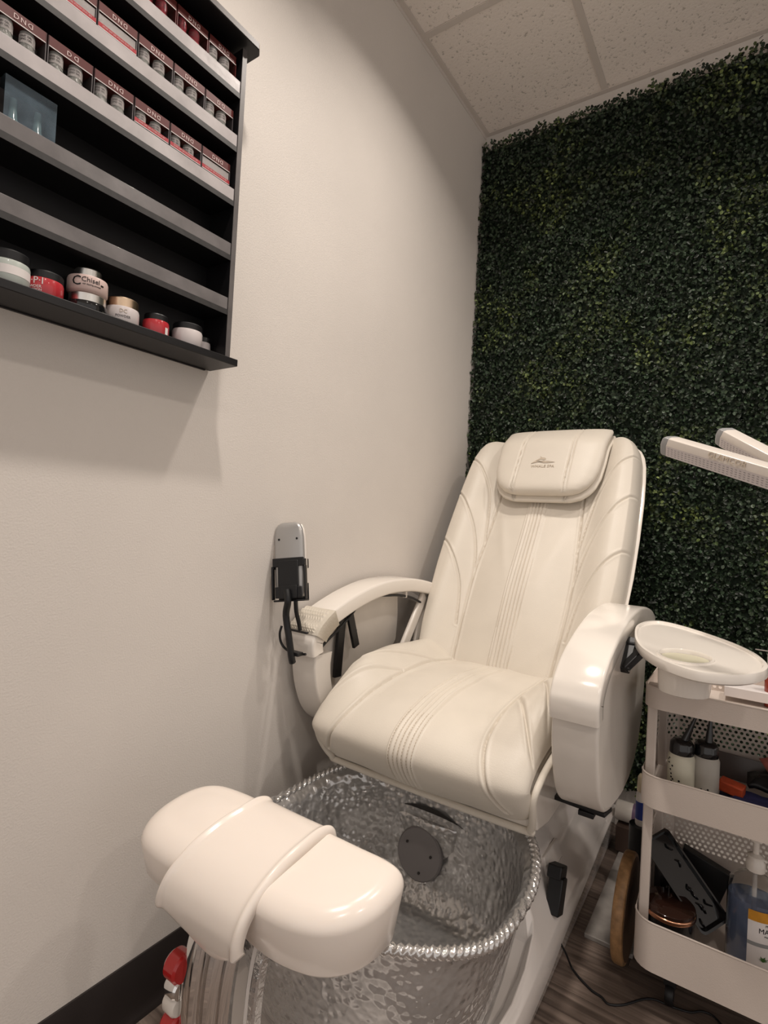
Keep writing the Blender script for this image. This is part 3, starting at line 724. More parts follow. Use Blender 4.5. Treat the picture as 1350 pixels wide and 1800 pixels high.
def strap(x0, x1, dy, m, name):
    sec = []
    for i, p in enumerate(pp):
        t = (pp[min(i+1, len(pp)-1)]-pp[max(i-1, 0)]).normalized(); nrm = Vector((0, t.z, -t.y))
        q = Vector((0, p.y, p.z))+nrm*dy
        sec.append([(x0, q.y, q.z), (x1, q.y, q.z), (x1, q.y+.02, q.z), (x0, q.y+.02, q.z)])
    add(name, loft(sec), m, chair, bevel=.003)
strap(.438, .452, -.022, 'gelcoat', 'column_edge'); strap(.452, .468, -.016, 'rim', 'basin_lip')
RY = Matrix.Rotation(R(-90), 3, 'Y')
def knob(x, y, z, r, L, m, name='knob', prof=None):
    pr = prof or [(r*.85, 0), (r, .004), (r, L-.005), (r*.82, L), (.001, L)]
    return add(name, xform(lathe(pr, n=24), RY, (x, y, z)), m, faucet, smooth=40)
knob(.330, -1.694, .356, .024, .032, 'red'); knob(.328, -1.696, .322, .018, .030, 'chrome'); knob(.326, -1.696, .294, .018, .030, 'armwhite'); knob(.328, -1.694, .258, .024, .032, 'red')

# ------------------------------------------------------------------ remote in its holder at the left arm
hold = thing('remote_holder', 'black plastic remote holder on a gooseneck strapped to the left armrest', 'holder', (.075, -1.17, .74), world=True)
Rt = Matrix.Rotation(R(18), 3, 'Z') @ Matrix.Rotation(R(-6), 3, 'X') @ Matrix.Rotation(R(-8), 3, 'Y')
HC = Vector((.058, -1.205, .955))
def lp(x, y, z): return tuple(HC+Rt @ Vector((x, y, z)))
def lbox(*a, **k): return xform(box(*a, **k), Rt, HC)
cr_out = [rrect(.100, .034, .010, 4)]
def cradle():
    P = []
    P.append(lbox(0, -.016, .0, .060, .004, .10))
    P.append(lbox(-.0455, .002, .040, .004, .030, .026)); P.append(lbox(.0455, .002, .040, .004, .030, .026))
    P.append(lbox(-.048, -.010, -.01, .005, .014, .09)); P.append(lbox(.048, -.010, -.01, .005, .014, .09))
    P.append(lbox(0, -.014, .045, .092, .005, .024))
    P.append(lbox(0, .001, -.058, .090, .036, .005)); P.append(lbox(0, .017, -.035, .090, .004, .045)); P.append(lbox(0, -.016, -.036, .078, .005, .030))
    P.append(lbox(.002, -.020, -.035, .05, .006, .035))
    return join(*P)
add('cradle', cradle(), 'black', hold, bevel=.0025, seg=2)
neck = [lp(0, -.026, -.03), lp(.004, -.030, -.06), (.070, -1.228, .86), (.080, -1.222, .80), (.086, -1.215, .75), (.086, -1.21, .735)]
add('gooseneck', tube(neck, .0095, 10, smooth=5), 'black', hold, smooth=60)
add('gooseneck', tube([lp(.022, -.02, -.06), (.09, -1.21, .87), (.092, -1.20, .84), (.088, -1.19, .82)], .006, 8, smooth=4), 'black', hold, smooth=60)
add('strap', tube([(.022, -1.192, .82), (.020, -1.196, .80), (.020, -1.19, .775), (.035, -1.186, .758), (.075, -1.19, .752), (.112, -1.188, .757)], .0035, 8, smooth=5), 'black', hold, smooth=60)
add('clamp', box(.088, -1.200, .757, .034, .022, .010), 'black', hold, bevel=.002)
add('clamp_plate', box(.068, -1.1785, .8115, .078, .010, .005), 'black', hold, bevel=.002)
# gathered elastic cover tied on the front of the armrest
cov = []
for i in range(2):
    for k in range(46):
        pass
P = smooth_path([(0, a, b) for a, b in cap_path], 6)
def cover():
    sec = []
    seg_ = [p for p in P if .798 < p.z < .862 and p.y < -1.06]
    n_ = 60; x0, x1 = .016, .119
    dens = smooth_path(seg_, 5)
    for i, p in enumerate(dens):
        t = (dens[min(i+1, len(dens)-1)]-dens[max(i-1, 0)]).normalized(); nrm = Vector((0, -t.z, t.y))
        q = i/(len(dens)-1); row_ = []
        band = math.sin(q*math.pi*2)**2
        row_.append((x1+.003, (p-nrm*.045).y, (p-nrm*.045).z)); 
        for k in range(n_+1):
            x = x1+.004-(x1-x0+.008)*k/n_
            ruf = .0034*math.sin(k*1.25+math.sin(i*.9)*1.2)*band+.0035*band if x < x1-.012 else 0
            w = p+nrm*(.003+ruf); row_.append((x, w.y, w.z))
        row_.append((x0-.003, (p-nrm*.02).y, (p-nrm*.02).z))
        sec.append(row_)
    return loft(sec, closed=False, caps=False)
cv = add('arm_cover', cover(), 'elastic', armL, smooth=60)
md = cv.modifiers.new('thick', 'SOLIDIFY'); md.thickness = .0025
remote = thing('remote_control', 'silver massage chair remote control standing in the black holder', 'remote control', lp(0, 0, -.054), world=True)
def remote_body():
    sec = []
    for z, w, d in ((-.052, .070, .016), (-.045, .080, .022), (0, .084, .024), (.06, .088, .026), (.115, .087, .026), (.138, .080, .024), (.149, .066, .020), (.154, .045, .014)):
        sec.append([lp(a, b, z) for a, b in rrect(w, d, min(w, d)*.42, 4)])
    return loft(sec)
add('casing', remote_body(), 'silver', remote, smooth=60)
for sx in (-.026, .027): add('screw_hole', xform(xform(lathe([(.0032, 0), (.0032, .0006), (.001, .0006)], n=12), Matrix.Rotation(R(90), 3, 'X'), (sx, -.0131, .108)), Rt, HC), 'black', remote)
add('side_trim', join(xform(tube([(-.0425, .002, -.04), (-.0445, .002, .06), (-.0430, .002, .12), (-.034, .002, .146)], .0045, 6, smooth=4), Rt, HC), xform(tube([(.0425, .002, -.04), (.0445, .002, .06), (.0430, .002, .12), (.034, .002, .146)], .0045, 6, smooth=4), Rt, HC)), 'lamptop', remote, smooth=60)

# ------------------------------------------------------------------ power adapter and its cord
ad = thing('power_adapter', 'black plug-in power adapter on the side of the white chair base', 'power adapter', (.69, -.79, .17), world=True)
add('housing', join(box(.706, -.835, .180, .036, .050, .085, rx=R(-22)), box(.700, -.812, .228, .036, .062, .032, rx=R(-22))), 'black', ad, bevel=.003)
cordp = [(.706, -.858, .140), (.708, -.866, .115), (.722, -.85, .08), (.738, -.84, .05), (.745, -.825, .02), (.752, -.82, .0035), (.775, -.838, .0035), (.808, -.857, .0035), (.832, -.862, .0035), (.851, -.872, .0035), (.880, -.852, .0035), (.912, -.810, .0035), (.938, -.789, .0035), (.975, -.785, .0035), (1.012, -.775, .0035), (1.035, -.755, .0035), (1.058, -.752, .0035), (1.085, -.775, .0035), (1.12, -.80, .0035)]
add('cord', tube(cordp, .0026, 8, smooth=6), 'black', ad, smooth=60)

# ------------------------------------------------------------------ wall shelf
SH = (.0, -1.88, 1.45)
YR, YL = -1.481, -2.26
shelf = thing('nail_polish_rack', 'black wall-mounted nail polish rack with clear front strips', 'shelf', SH, world=True)
add('back_panel', box(.004, (YR+YL)/2, 1.83, .006, YR-YL, .74), 'shelfblack', shelf, smooth=0)
add('side_panel', box(.047, YR-.006, 1.832, .086, .012, .71), 'shelfblack', shelf, smooth=0)
add('side_edge', box(.0905, YR-.006, 1.832, .0015, .0125, .71), 'panelside', shelf, smooth=0)
add('side_panel', box(.047, YL+.006, 1.832, .086, .012, .71), 'shelfblack', shelf, smooth=0)
def board(z0, z1, x1, y0, y1, name='shelf_board', m='shelfblack', **k): return add(name, box(x1/2+.002, (y0+y1)/2, (z0+z1)/2, x1-.002, abs(y1-y0), z1-z0), m, shelf, **k)
board(1.462, 1.478, .100, -1.465, YL-.016, name='bottom_board', bevel=.0015)
topb = prism([(.002, -1.452), (.098, -1.452), (.112, -1.466), (.112, YL-.016), (.002, YL-.016)], 'z', 2.194, 2.210)
add('top_board', topb, 'shelfblack', shelf, bevel=.0015)
add('top_edge', prism([(.0982, -1.4515), (.1125, -1.4657), (.1125, YL-.016), (.1122, YL-.016), (.1122, -1.4660), (.098, -1.4518)], 'z', 2.1955, 2.2085), 'panelside', shelf, smooth=0)
TOPS = {'A': 2.081, 'B': 1.958, 'C': 1.834, 'D': 1.710, 'E': 1.586}
for k, z in TOPS.items():
    b = board(z-.012, z, .088, YR-.0125, YL+.0125)
    add('board_edge', box(.0895, (YR+YL)/2, z-.006, .0015, YR-YL-.025, .0118), 'shelfedge', b, smooth=0)
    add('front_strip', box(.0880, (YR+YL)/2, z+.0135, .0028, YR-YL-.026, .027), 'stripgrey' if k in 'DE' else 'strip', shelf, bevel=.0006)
    add('cam_lock', xform(lathe([(.0035, 0), (.0035, .002), (.001, .002)], n=10), Matrix.Rotation(R(90), 3, 'X'), (.03, YR-.0125, z+.045)), 'lampend', shelf)

# polish boxes
def dnd(s='DND', size=.0115):
    # last letter printed mirrored
    Vs, Fs = [], []
    parts = []
    xs = {3: (-.0105, 0, .0105), 2: (-.006, .006)}[len(s)]
    for ch, x in zip(s, xs):
        v, f = txt(ch, size, ext=.0003)
        if ch == s[-1] and x > 0: v = [(-a, b, c) for a, b, c in v]
        parts.append(([(a+x, b, c) for a, b, c in v], f))
    return join(*parts)
def polish_box(kind, bottles, band=False, pale=False, hdr='DND', w=.0755, h=.082):
    t = thing('polish_box', '', 'box', (0, 0, 0))
    d = .034
    # open-fronted carton: back, sides, base, header
    hd = .0165
    add('carton', join(box(-d/2+.001, 0, h/2, .002, w, h), box(0, -w/2+.0008, h/2, d, .0016, h), box(0, w/2-.0008, h/2, d, .0016, h), box(0, 0, .0008, d, w, .0016)), 'boxdark' if kind != 'red' else 'boxred', t, smooth=0)
    add('header', box(0, 0, h-hd/2, d, w, hd), 'boxred', t, smooth=0)
    tx = dnd(hdr)
    add('lettering', place_text(tx, (d/2+.0004, .002, h-hd*.55), (0, 1, 0), (0, 0, 1)), 'pinkprint', t, smooth=0)
    add('window_trim', box(d/2-.0002, 0, h-hd-.0006, .0012, w-.003, .0012), 'white', t, smooth=0)
    if pale: add('card_insert', box(d/2-.0025, 0, .036, .001, w-.005, .052), 'white', t, smooth=0)
    else:
        for by, br, bm in bottles:
            bo = add('bottle', lathe([(.001, .0625), (br*.80, .0625), (br*.84, .060), (br*.84, .040), (br*.97, .036), (br, .032), (br, .008), (br*.9, .003), (.001, .002)], (.003, by, .003), n=20), bm, t, smooth=50)
            add('label', lathe([(br*.84+.0004, .042), (br*.84+.0004, .057)], (.003, by, .003), n=20, cap=False), 'white' if bm == 'bottlegrey' else bm, bo)
            for q in range(2):
                add('label_print', wrap_text(txt('DND GEL', .0042, ext=.0001), (.003, by), br*.84+.0008, .0555-q*.005, -.5), 'boxdark', bo, smooth=0)
    if band:
        add('red_band', box(d/2+.0003, 0, .041, .0008, w-.002, .0075), 'boxband', t, smooth=0)
        add('band_print', place_text(txt('SOAK OFF GEL POLISH DUO SET', .0040, ext=.0001), (d/2+.0009, 0, .041), (0, 1, 0), (0, 0, 1)), 'pinkprint', t, smooth=0)
        add('band_line', box(d/2+.0003, 0, .0362, .0008, w-.002, .0012), 'white', t, smooth=0)
    add('window_pane', box(d/2-.001, 0, (h-hd)/2, .0005, w-.004, h-hd-.002), 'pane', t, smooth=0)
    return t
bt = [(-.019, .0135, 'bottlegrey'), (.014, .0135, 'bottlegrey')]
btr = [(-.02, .014, 'bottlered'), (.012, .014, 'bottlered')]
protos = {}
def put_box(row, i, key, label, **kw):
    y = YR-.018-.0778*(i+.5)
    if key not in protos: t = polish_box(**kw); protos[key] = t
    else:
        s = protos[key]; t = s.copy(); COL.objects.link(t)
        for ch in s.children:
            c = ch.copy(); COL.objects.link(c); c.parent = t
            for g2 in ch.children: e2 = g2.copy(); COL.objects.link(e2); e2.parent = c
    t.location = (.062, y, TOPS[row]+.0002); t['label'] = label; t['category'] = 'box'; t['group'] = 'boxed polish sets on the wall rack'
    return t
K = dict(kind='dark', bottles=bt); KB = dict(kind='dark', bottles=bt, band=True); KP = dict(kind='dark', bottles=[], pale=True, band=True)
KD = dict(kind='dark', bottles=bt, hdr='DD'); KR = dict(kind='red', bottles=btr)
rn = {'A': 'top row', 'B': 'second row', 'C': 'third row'}
ordw = ['rightmost', 'second from right', 'third from right', 'fourth from right', 'fifth from right', 'sixth from right', 'seventh from right', 'eighth from right', 'ninth from right']
spec = {'A': [('r0', dict(kind='red', bottles=bt, band=False), 'dark red box with pale bottles'), ('r1', KR, 'dark red box with two red bottles'), ('r1', KR, 'dark red box with two red bottles'), ('k', K, 'red-topped box with two clear bottles'), ('k', K, 'red-topped box with two clear bottles')],
        'B': [('kd', KD, 'red-topped box with two-letter header'), ('k', K, 'red-topped box with two grey bottles'), ('k', K, 'red-topped box with two grey bottles'), ('kp', KP, 'red-topped box with white card front'), ('kp', KP, 'red-topped box with white card front'), ('k', K, 'red-topped box with two grey bottles')],
        'C': [('kp', KP, 'red-topped box with white card front'), ('kb', KB, 'box with red band low across its window'), ('kb', KB, 'box with red band low across its window'), ('k', K, 'red-topped box with two grey bottles'), ('kd', KD, 'red-topped box with two-letter header'), ('k', K, 'red-topped box with two grey bottles'), ('k', K, 'red-topped box with two grey bottles')]}
for rw, L in spec.items():
    for i, (key, kw, lab) in enumerate(L): put_box(rw, i, key, '%s, %s in the rack\'s %s' % (lab, ordw[i], rn[rw]), **kw)
# clear plastic box with two pale blue bottles, alone on the fourth row
t = thing('clear_bottle_box', 'clear plastic box holding two pale blue bottles, alone on the rack\'s fourth row', 'box', (.055, -1.905, TOPS['D']+.0003))
add('clear_shell', join(box(.022, 0, .050, .0006, .078, .1), box(0, .039, .05, .044, .0006, .1), box(0, 0, .1, .044, .078, .0006)), 'bluepane', t, smooth=0)
add('backing_card', join(box(-.021, 0, .05, .001, .078, .1), box(0, 0, .001, .044, .078, .001)), 'boxdark', t, smooth=0)
for by in (-.019, .018): add('bottle', lathe([(.001, .078), (.005, .078), (.007, .045), (.0125, .036), (.0125, .008), (.010, .004), (.001, .004)], (.003, by, 0), n=20), 'bottlepale', t, smooth=50)
t = thing('polish_box', 'dark red box left of the clear bottle box on the fourth row', 'box', (.055, -1.985, TOPS['D']+.0003), 'boxed polish sets on the wall rack')
add('carton', box(0, 0, .045, .04, .07, .09), 'boxred', t, bevel=.001)

# powder jars on the bottom board
BZ = 1.4782
def jar(name, label, y, x, r, hb, body, lid, lidh, z=BZ, lidr=None, rib=False, glassy=False):
    t = thing(name, label, 'jar', (x, y, z), 'powder jars on the rack\'s bottom board')
    add('jar_body', lathe([(.001, 0), (r*.9, 0), (r, .004), (r, hb-.004), (r*.96, hb), (.001, hb)], n=36), body, t, smooth=50)
    lr = lidr or r*.97; pr = [(.001, hb+.0003), (lr, hb+.0003), (lr, hb+lidh-.002), (lr*.95, hb+lidh), (.001, hb+lidh)]
    add('jar_lid', lathe(pr, n=36), lid, t, smooth=28)
    return t
CA = math.atan2(-2.2964+1.75, 1.0896-.05)
def jtext(t, s, size, z, r, a, m, sp=1.0): add('lettering', wrap_text(txt(s, size, ext=.0002, spacing=sp), (0, 0), r+.0004, z, a), m, t, smooth=0)
j = jar('powder_jar', 'pale green powder jar with black lid, leftmost jar on the rack', -1.915, .055, .031, .040, 'jargreen', 'black', .016)
add('label', lathe([(.0313, .016), (.0313, .030)], n=40, cap=False), 'white', j)
j = jar('powder_jar', 'bright red jar with white lettering and black lid', -1.857, .052, .029, .033, 'jarred', 'black', .013)
jtext(j, 'O·P·I', .0165, .0255, .029, -1.05, 'white'); jtext(j, 'POWDER', .0068, .0155, .029, -1.05, 'white'); jtext(j, 'PERFECTION', .0052, .0100, .029, -1.05, 'white')
j = jar('powder_jar', 'dark jar with silver lid under the blush jar', -1.785, .055, .034, .018, 'blackgloss', 'silverlid', .016, lidr=.031)
j = jar('powder_jar', 'blush pink jar with silver lid stacked on the dark jar', -1.786, .055, .034, .029, 'glowpink', 'silverlid', .017, z=BZ+.0346, lidr=.0225)
jtext(j, 'Chisel', .0125, .0195, .034, -.32, 'black'); jtext(j, 'nail dipping powder', .0040, .0115, .034, -.25, 'black'); jtext(j, 'C', .024, .0155, .034, -1.02, 'black'); jtext(j, 'C', .0245, .0155, .0341, -1.01, 'black')
add('label', wrap_text(([(-.003, -.0015, 0), (.003, -.0015, 0), (.003, .0015, 0), (-.003, .0015, 0)], [(0, 1, 2, 3)]), (0, 0), .0345, .0160, .28), 'black', j, smooth=0)
j = jar('powder_jar', 'white jar with rose gold lid between the dark and red jars', -1.716, .052, .031, .034, 'jarwhite', 'gold', .018, lidr=.0285)
jtext(j, 'DC', .010, .024, .031, -.45, 'emboss'); jtext(j, 'POWDER', .0065, .014, .031, -.45, 'boxdark')
j = jar('powder_jar', 'small red jar with black lid right of the gold-lidded jar', -1.645, .055, .026, .033, 'jarred', 'black', .013, lidr=.023)
add('label', wrap_text(([(-.004, -.007, 0), (.004, -.007, 0), (.004, .007, 0), (-.004, .007, 0)], [(0, 1, 2, 3)]), (0, 0), .0265, .014, .35), 'white', j, smooth=0)
j = jar('powder_jar', 'large white jar with black lid near the right end', -1.570, .056, .0315, .037, 'jarwhite', 'black', .013)
j = jar('powder_jar', 'small white jar with black lid in the right corner', -1.516, .036, .0185, .031, 'jarwhite', 'black', .011)

# ------------------------------------------------------------------ trolley
TX0, TX1, TY0, TY1 = .893, 1.30, -.872, -.545
trl = thing('trolley', 'beige metal three-tier trolley with perforated walls right of the chair', 'trolley', ((TX0+TX1)/2, (TY0+TY1)/2, 0), world=True)
tw_, td_ = TX1-TX0, TY1-TY0; tc_ = ((TX0+TX1)/2, (TY0+TY1)/2)
def ringpts(grow, r): return [(tc_[0]+a, tc_[1]+b) for a, b in rrect(tw_+2*grow, td_+2*grow, r+grow, 6)]
def band(z0, z1, zb=None):
    """rim band, open tray wall with thickness; front part between z0..z1, back up to zb"""
    o, i = ringpts(0, .045), ringpts(-.0022, .045)
    zb = zb or z1
    hz = lambda y: z1+(zb-z1)*max(0, min(1, (y-TY0-.06)/.03))
    n = len(o)
    secs = [[(x, y, z0) for x, y in o], [(x, y, hz(y)) for x, y in o], [(x, y, hz(y)) for x, y in i], [(x, y, z0) for x, y in i]]
    return loft(secs, caps=False, loop=True)
def perforated(p0, p1, z0, z1, pitch=.0125, r=.0040):
    """flat sheet with real round holes, hexagonally staggered"""
    p0, p1 = Vector((*p0, 0)), Vector((*p1, 0)); L = (p1-p0).length; d = (p1-p0)/L
    nx = int(L/pitch); nz = int((z1-z0)/(pitch*.866)); px, pz = L/nx, (z1-z0)/nz
    V, Fc = [], []
    def P(a, b): V.append((p0.x+d.x*a, p0.y+d.y*a, z0+b)); return len(V)-1
    for k in range(nz):
        sh = .5*px if k % 2 else 0
        for i in range(nx):
            a0 = i*px+sh-(.0); a1 = a0+px
            if a1 > L+1e-6: continue
            cx, cz = (a0+a1)/2, (k+.5)*pz; hw, hh = px/2, pz/2
            O = [P(cx+u*hw, cz+v*hh) for u, v in ((1, 0), (1, 1), (0, 1), (-1, 1), (-1, 0), (-1, -1), (0, -1), (1, -1))]
            I = [P(cx+r*math.cos(math.pi/4*q), cz+r*math.sin(math.pi/4*q)) for q in range(8)]
            for q in range(8): Fc.append((O[q], O[(q+1) % 8], I[(q+1) % 8], I[q]))
        if k % 2:
            for (a0, a1) in ((0, sh), (L-sh, L)): Fc.append((P(a0, k*pz), P(a1, k*pz), P(a1, (k+1)*pz), P(a0, (k+1)*pz)))
    return V, Fc
def floorplate(z): return prism(ringpts(-.003, .042), 'z', z, z+.002)
tiers = [('low', .122, .232, .275), ('mid', .492, .565, .565), ('top', .722, .770, .770)]
for nm, z0, z1, zb in tiers:
    tr_ = add('tray', band(z0, z1, zb), 'trolley', trl, smooth=40)
    add('tray_floor', floorplate(z0+.004), 'trolley', tr_, smooth=0)
    e_ = [(x, y, z1+.0002) for x, y in ringpts(-.001, .045) if y < TY0+.06]
    e_.sort(key=lambda p: 0)
    fr = [p for p in ringpts(-.001, .045)]
    path_ = [(x, y, z1) for x, y in fr if y < TY0+.05]
    add('rolled_edge', tube(path_, .0022, 8), 'trolley', tr_, smooth=60)
    if nm != 'top':
        pz1 = zb+.09
        for a, b in (((TX0+.008, TY1-.05), (TX0+.008, TY0+.05)), ((TX0+.05, TY1-.004), (TX1-.05, TY1-.004)), ((TX1-.008, TY1-.05), (TX1-.008, TY0+.05))):
            q = add('perforated_panel', perforated(a, b, zb-.001, pz1), 'trolley', tr_, smooth=0)
        q = Vector((TX0+.008, TY1-.05, 0)); 
        add('perforated_panel', perforated((TX0+.008, TY1-.05), (TX0+.05, TY1-.004), zb-.001, pz1), 'trolley', tr_, smooth=0)
        add('panel_rail', tube([(TX0+.008, TY0+.05, pz1), (TX0+.008, TY1-.05, pz1), (TX0+.05, TY1-.004, pz1), (TX1-.05, TY1-.004, pz1), (TX1-.008, TY1-.05, pz1), (TX1-.008, TY0+.05, pz1)], .003, 8), 'trolley', tr_, smooth=60)
    else:
        add('perforated_panel', perforated((TX0+.05, TY1-.06), (TX1-.05, TY1-.06), .729, .748), 'trolley', tr_, smooth=0)
for x_, y_ in ((TX0+.016, TY0+.055), (TX0+.016, TY1-.055), (TX1-.012, TY0+.055), (TX1-.012, TY1-.055)):
    add('post', box(x_, y_, .447, .022, .012, .645), 'trolley', trl, bevel=.003)
    cx_, cy_2 = x_+(.06 if x_ < tc_[0] else -.06), y_+(.04 if y_ < tc_[1] else -.04)
    c_ = add('caster', join(xform(lathe([(.024, -.009), (.026, -.006), (.026, .006), (.024, .009)], n=20), Matrix.Rotation(R(90), 3, 'Y'), (cx_, cy_2, .027)), box(cx_, cy_2, .085, .026, .02, .075)), 'black', trl)
add('side_hook', tube([(TX0+.002, TY1-.02, .700), (TX0-.014, TY1-.02, .700), (TX0-.016, TY1-.02, .690), (TX0-.016, TY1-.02, .60)], .0025, 8), 'trolley', trl)
# things on the trolley
ZM = .4985; ZL = .1285; ZT = .7285
def applic(x, y, m, tilt, label, dots):
    t = thing('applicator_bottle', label, 'bottle', (x, y, ZM), 'applicator bottles in the middle tray'); t.scale = (1.13, 1.13, 1.1)
    bdy = add('bottle_body', lathe([(.001, 0), (.024, 0), (.026, .004), (.026, .092), (.022, .102), (.019, .104), (.001, .104)], n=32), m, t, smooth=50)
    cp = add('cap', lathe([(.023, .100), (.0235, .104), (.0225, .122), (.017, .130), (.001, .131)], n=28), 'blackgloss', t, smooth=65)
    d = Vector((math.sin(tilt)*.75, .1*math.sin(tilt), math.cos(tilt))).normalized(); p = Vector((.004, 0, .126))
    add('nozzle', tube([p+d*k*.0085 for k in range(8)], .005, 12, rf=lambda q: .0085-.0068*q), 'blackgloss', cp, smooth=50)
    pr = []
    g = random.Random(len(dots))
    for (a, z) in dots: pr.append(wrap_text(([(.0021*math.cos(k), .0021*math.sin(k), 0) for k in (0, .785, 1.57, 2.36, 3.14, 3.93, 4.71, 5.5)], [tuple(range(8))]), (0, 0), .0264, z, a))
    add('dot_print', join(*pr), 'black', bdy, smooth=0)
    return t
g = random.Random(2)
applic(.972, -.79, 'frosted', .42, 'yellowish applicator bottle with tilted black nozzle, left one', [(-2.55+g.uniform(0, .55), .02+.0078*k+g.uniform(-.001, .001)) for k in range(8)]+[(-2.4+.16*k, .032+.008*(k % 3)) for k in range(6)]+[(-2.5, .08), (-2.62, .086), (-2.45, .09)])
applic(1.021, -.765, 'frostgrey', .05, 'half-full greyish applicator bottle with upright black nozzle, right one', [(-1.75, .035), (-1.45, .034), (-1.3, .037), (-1.50, .022), (-1.28, .025), (-1.3, .015)])
o = add('foot_file_block', box(0, 0, .013, .052, .030, .026), 'orange', bevel=.003); o.location = (1.074, -.72, ZM+.022); o.rotation_euler = (R(8), R(6), R(-14)); tag(o, 'orange pumice block lying on the navy cloth in the middle tray', 'pumice block')
o = add('cotton_ball', lathe([(.001, 0), (.010, .002), (.014, .009), (.011, .017), (.001, .020)], n=16), 'cotton'); o.location = (1.049, -.805, ZM+.004); tag(o, 'white cotton ball beside the right applicator bottle', 'cotton')
def rumple(w, d, h, n=16, seed=1):
    V = []
    for i in range(n+1):
        for k in range(n+1):
            a, b = i/n, k/n; e = min(a, 1-a, b, 1-b)*6
            z = h*min(1, e)*(.6+.4*noise.noise(Vector((a*4+seed, b*4, seed))))
            V.append(((a-.5)*w, (b-.5)*d, max(z, .001)))
    Fc = [(i*(n+1)+k, i*(n+1)+k+1, (i+1)*(n+1)+k+1, (i+1)*(n+1)+k) for i in range(n) for k in range(n)]
    return V, Fc
o = add('cloth', rumple(.17, .13, .034), 'bluecloth'); o.location = (1.135, -.745, ZM+.0005); tag(o, 'folded navy cloth in the middle tray', 'cloth'); md = o.modifiers.new('s', 'SOLIDIFY'); md.thickness = .004; md.offset = -1; o.location.z += .004
o = add('brush_pouch', rumple(.12, .09, .03, seed=4), 'black'); o.location = (1.165, -.665, ZM+.045); tag(o, 'black brush pouch on top of the navy cloth', 'pouch'); md = o.modifiers.new('s', 'SOLIDIFY'); md.thickness = .012; md.offset = -1
o = add('sheet_pouch', box(0, 0, .03, .13, .003, .062, rx=R(-14), rz=R(-6)), mat('grey_film', (.16, .13, .12), .25, trans=.3), bevel=.001); o.location = (1.10, -.578, ZM+.003); tag(o, 'grey translucent plastic pouch leaning on the perforated wall', 'pouch')
o = add('wrapper', rumple(.075, .05, .02, seed=9), 'pinkbag'); o.location = (1.172, -.630, ZM+.085); o.rotation_euler = (R(20), R(-12), R(20)); tag(o, 'pink wrapper at the tray\'s right edge above the black pouch', 'wrapper'); md = o.modifiers.new('s', 'SOLIDIFY'); md.thickness = .003

# bottom tray
def tilt_m(rx, ry, rz): return Matrix.Rotation(rz, 3, 'Z') @ Matrix.Rotation(ry, 3, 'Y') @ Matrix.Rotation(rx, 3, 'X')
c = thing('candle_jar', 'round black jar with a copper band and glossy lid', 'jar', (.957, -.765, ZL))
add('jar_body', lathe([(.001, 0), (.054, 0), (.057, .004), (.057, .085), (.001, .085)], n=44), 'blackgloss', c, smooth=50)
add('copper_band', lathe([(.0585, .085), (.0605, .087), (.0605, .094), (.0585, .096), (.050, .096), (.050, .085)], n=44), 'copper', c, smooth=50)
add('jar_lid', lathe([(.058, .0962), (.0585, .103), (.055, .106), (.001, .106)], n=44), mat('dark_brown_lid', (.03, .012, .008), .1, coat=.6), c, smooth=50)
pr = []
g = random.Random(5)
for k in range(60):
    a = -1.15+g.gauss(0, .20); z = .03+g.gauss(0, .010); s = g.uniform(.001, .0022)
    pr.append(wrap_text(([(s*math.cos(q), s*math.sin(q), 0) for q in (0, 1.26, 2.5, 3.77, 5.03)], [(0, 1, 2, 3, 4)]), (0, 0), .0574, z, a))
add('floral_print', join(*pr), mat('bronze_print', (.35, .18, .12), .4), c, smooth=0)
# molded black tray leaning across, and a black carton behind
Tm = tilt_m(R(52), R(0), R(-42))
def shallow():
    secs = []
    for s, z in ((1, 0), (1, .016), (.94, .016), (.86, .004), (.001, .004)):
        secs.append([(a*s, b*s, z) for a, b in rrect(.105, .22, .014, 4)])
    return loft(secs)
D0 = Vector((.925, -.70, .335)); D1 = Vector((1.045, -.735, .215)); ax = (D1-D0).normalized(); nz_ = Vector((.15, -.75, .65)); nz_ = (nz_-ax*nz_.dot(ax)).normalized(); sx_ = ax.cross(nz_)
Rm = Matrix((sx_, ax, nz_)).transposed()
dt = thing('molded_tray', 'empty black moulded plastic tray leaning diagonally over the copper-banded jar', 'tray', tuple((D0+D1)/2), world=True)
def mt():
    secs = []
    for s, t_, z in ((.95, .97, -.022), (1, 1, .0), (.9, .95, .0), (.80, .90, -.018), (.001, .001, -.018)):
        secs.append([(a*s, b*t_, z) for a, b in rrect(.078, .215, .012, 4)])
    return loft(secs)
add('tray_shell', xform(mt(), Rm, (D0+D1)/2), 'blackgloss', dt, smooth=40)
wr = []
g = random.Random(11)
for k in range(9):
    a, b = g.uniform(-.02, .02), g.uniform(-.08, .085)
    wr.append(xform(tube([(a, b, -.016), (a+g.uniform(-.006, .006), b+.008, -.009), (a+g.uniform(-.008, .008), b+.018, -.014)], .0018, 6, smooth=3), Rm, (D0+D1)/2))
add('foil_crumple', join(*wr), 'blackgloss', dt, smooth=50)['kind'] = 'stuff'
cb = thing('black_carton', 'tall black carton leaning behind the moulded tray beside the blue pump bottle', 'box', (1.03, -.63, ZL), world=True)
add('carton', box(1.005, -.618, ZL+.088, .115, .030, .155, ry=R(18), rx=R(-4)), 'shelfblack', cb, bevel=.002)
o = add('black_bottle', lathe([(.001, 0), (.019, 0), (.021, .003), (.021, .13), (.012, .145), (.012, .175), (.001, .175)], n=24), 'blackgloss', smooth=45); o.location = (.932, -.655, ZL); tag(o, 'slim black bottle in the tray\'s rear left corner', 'bottle')
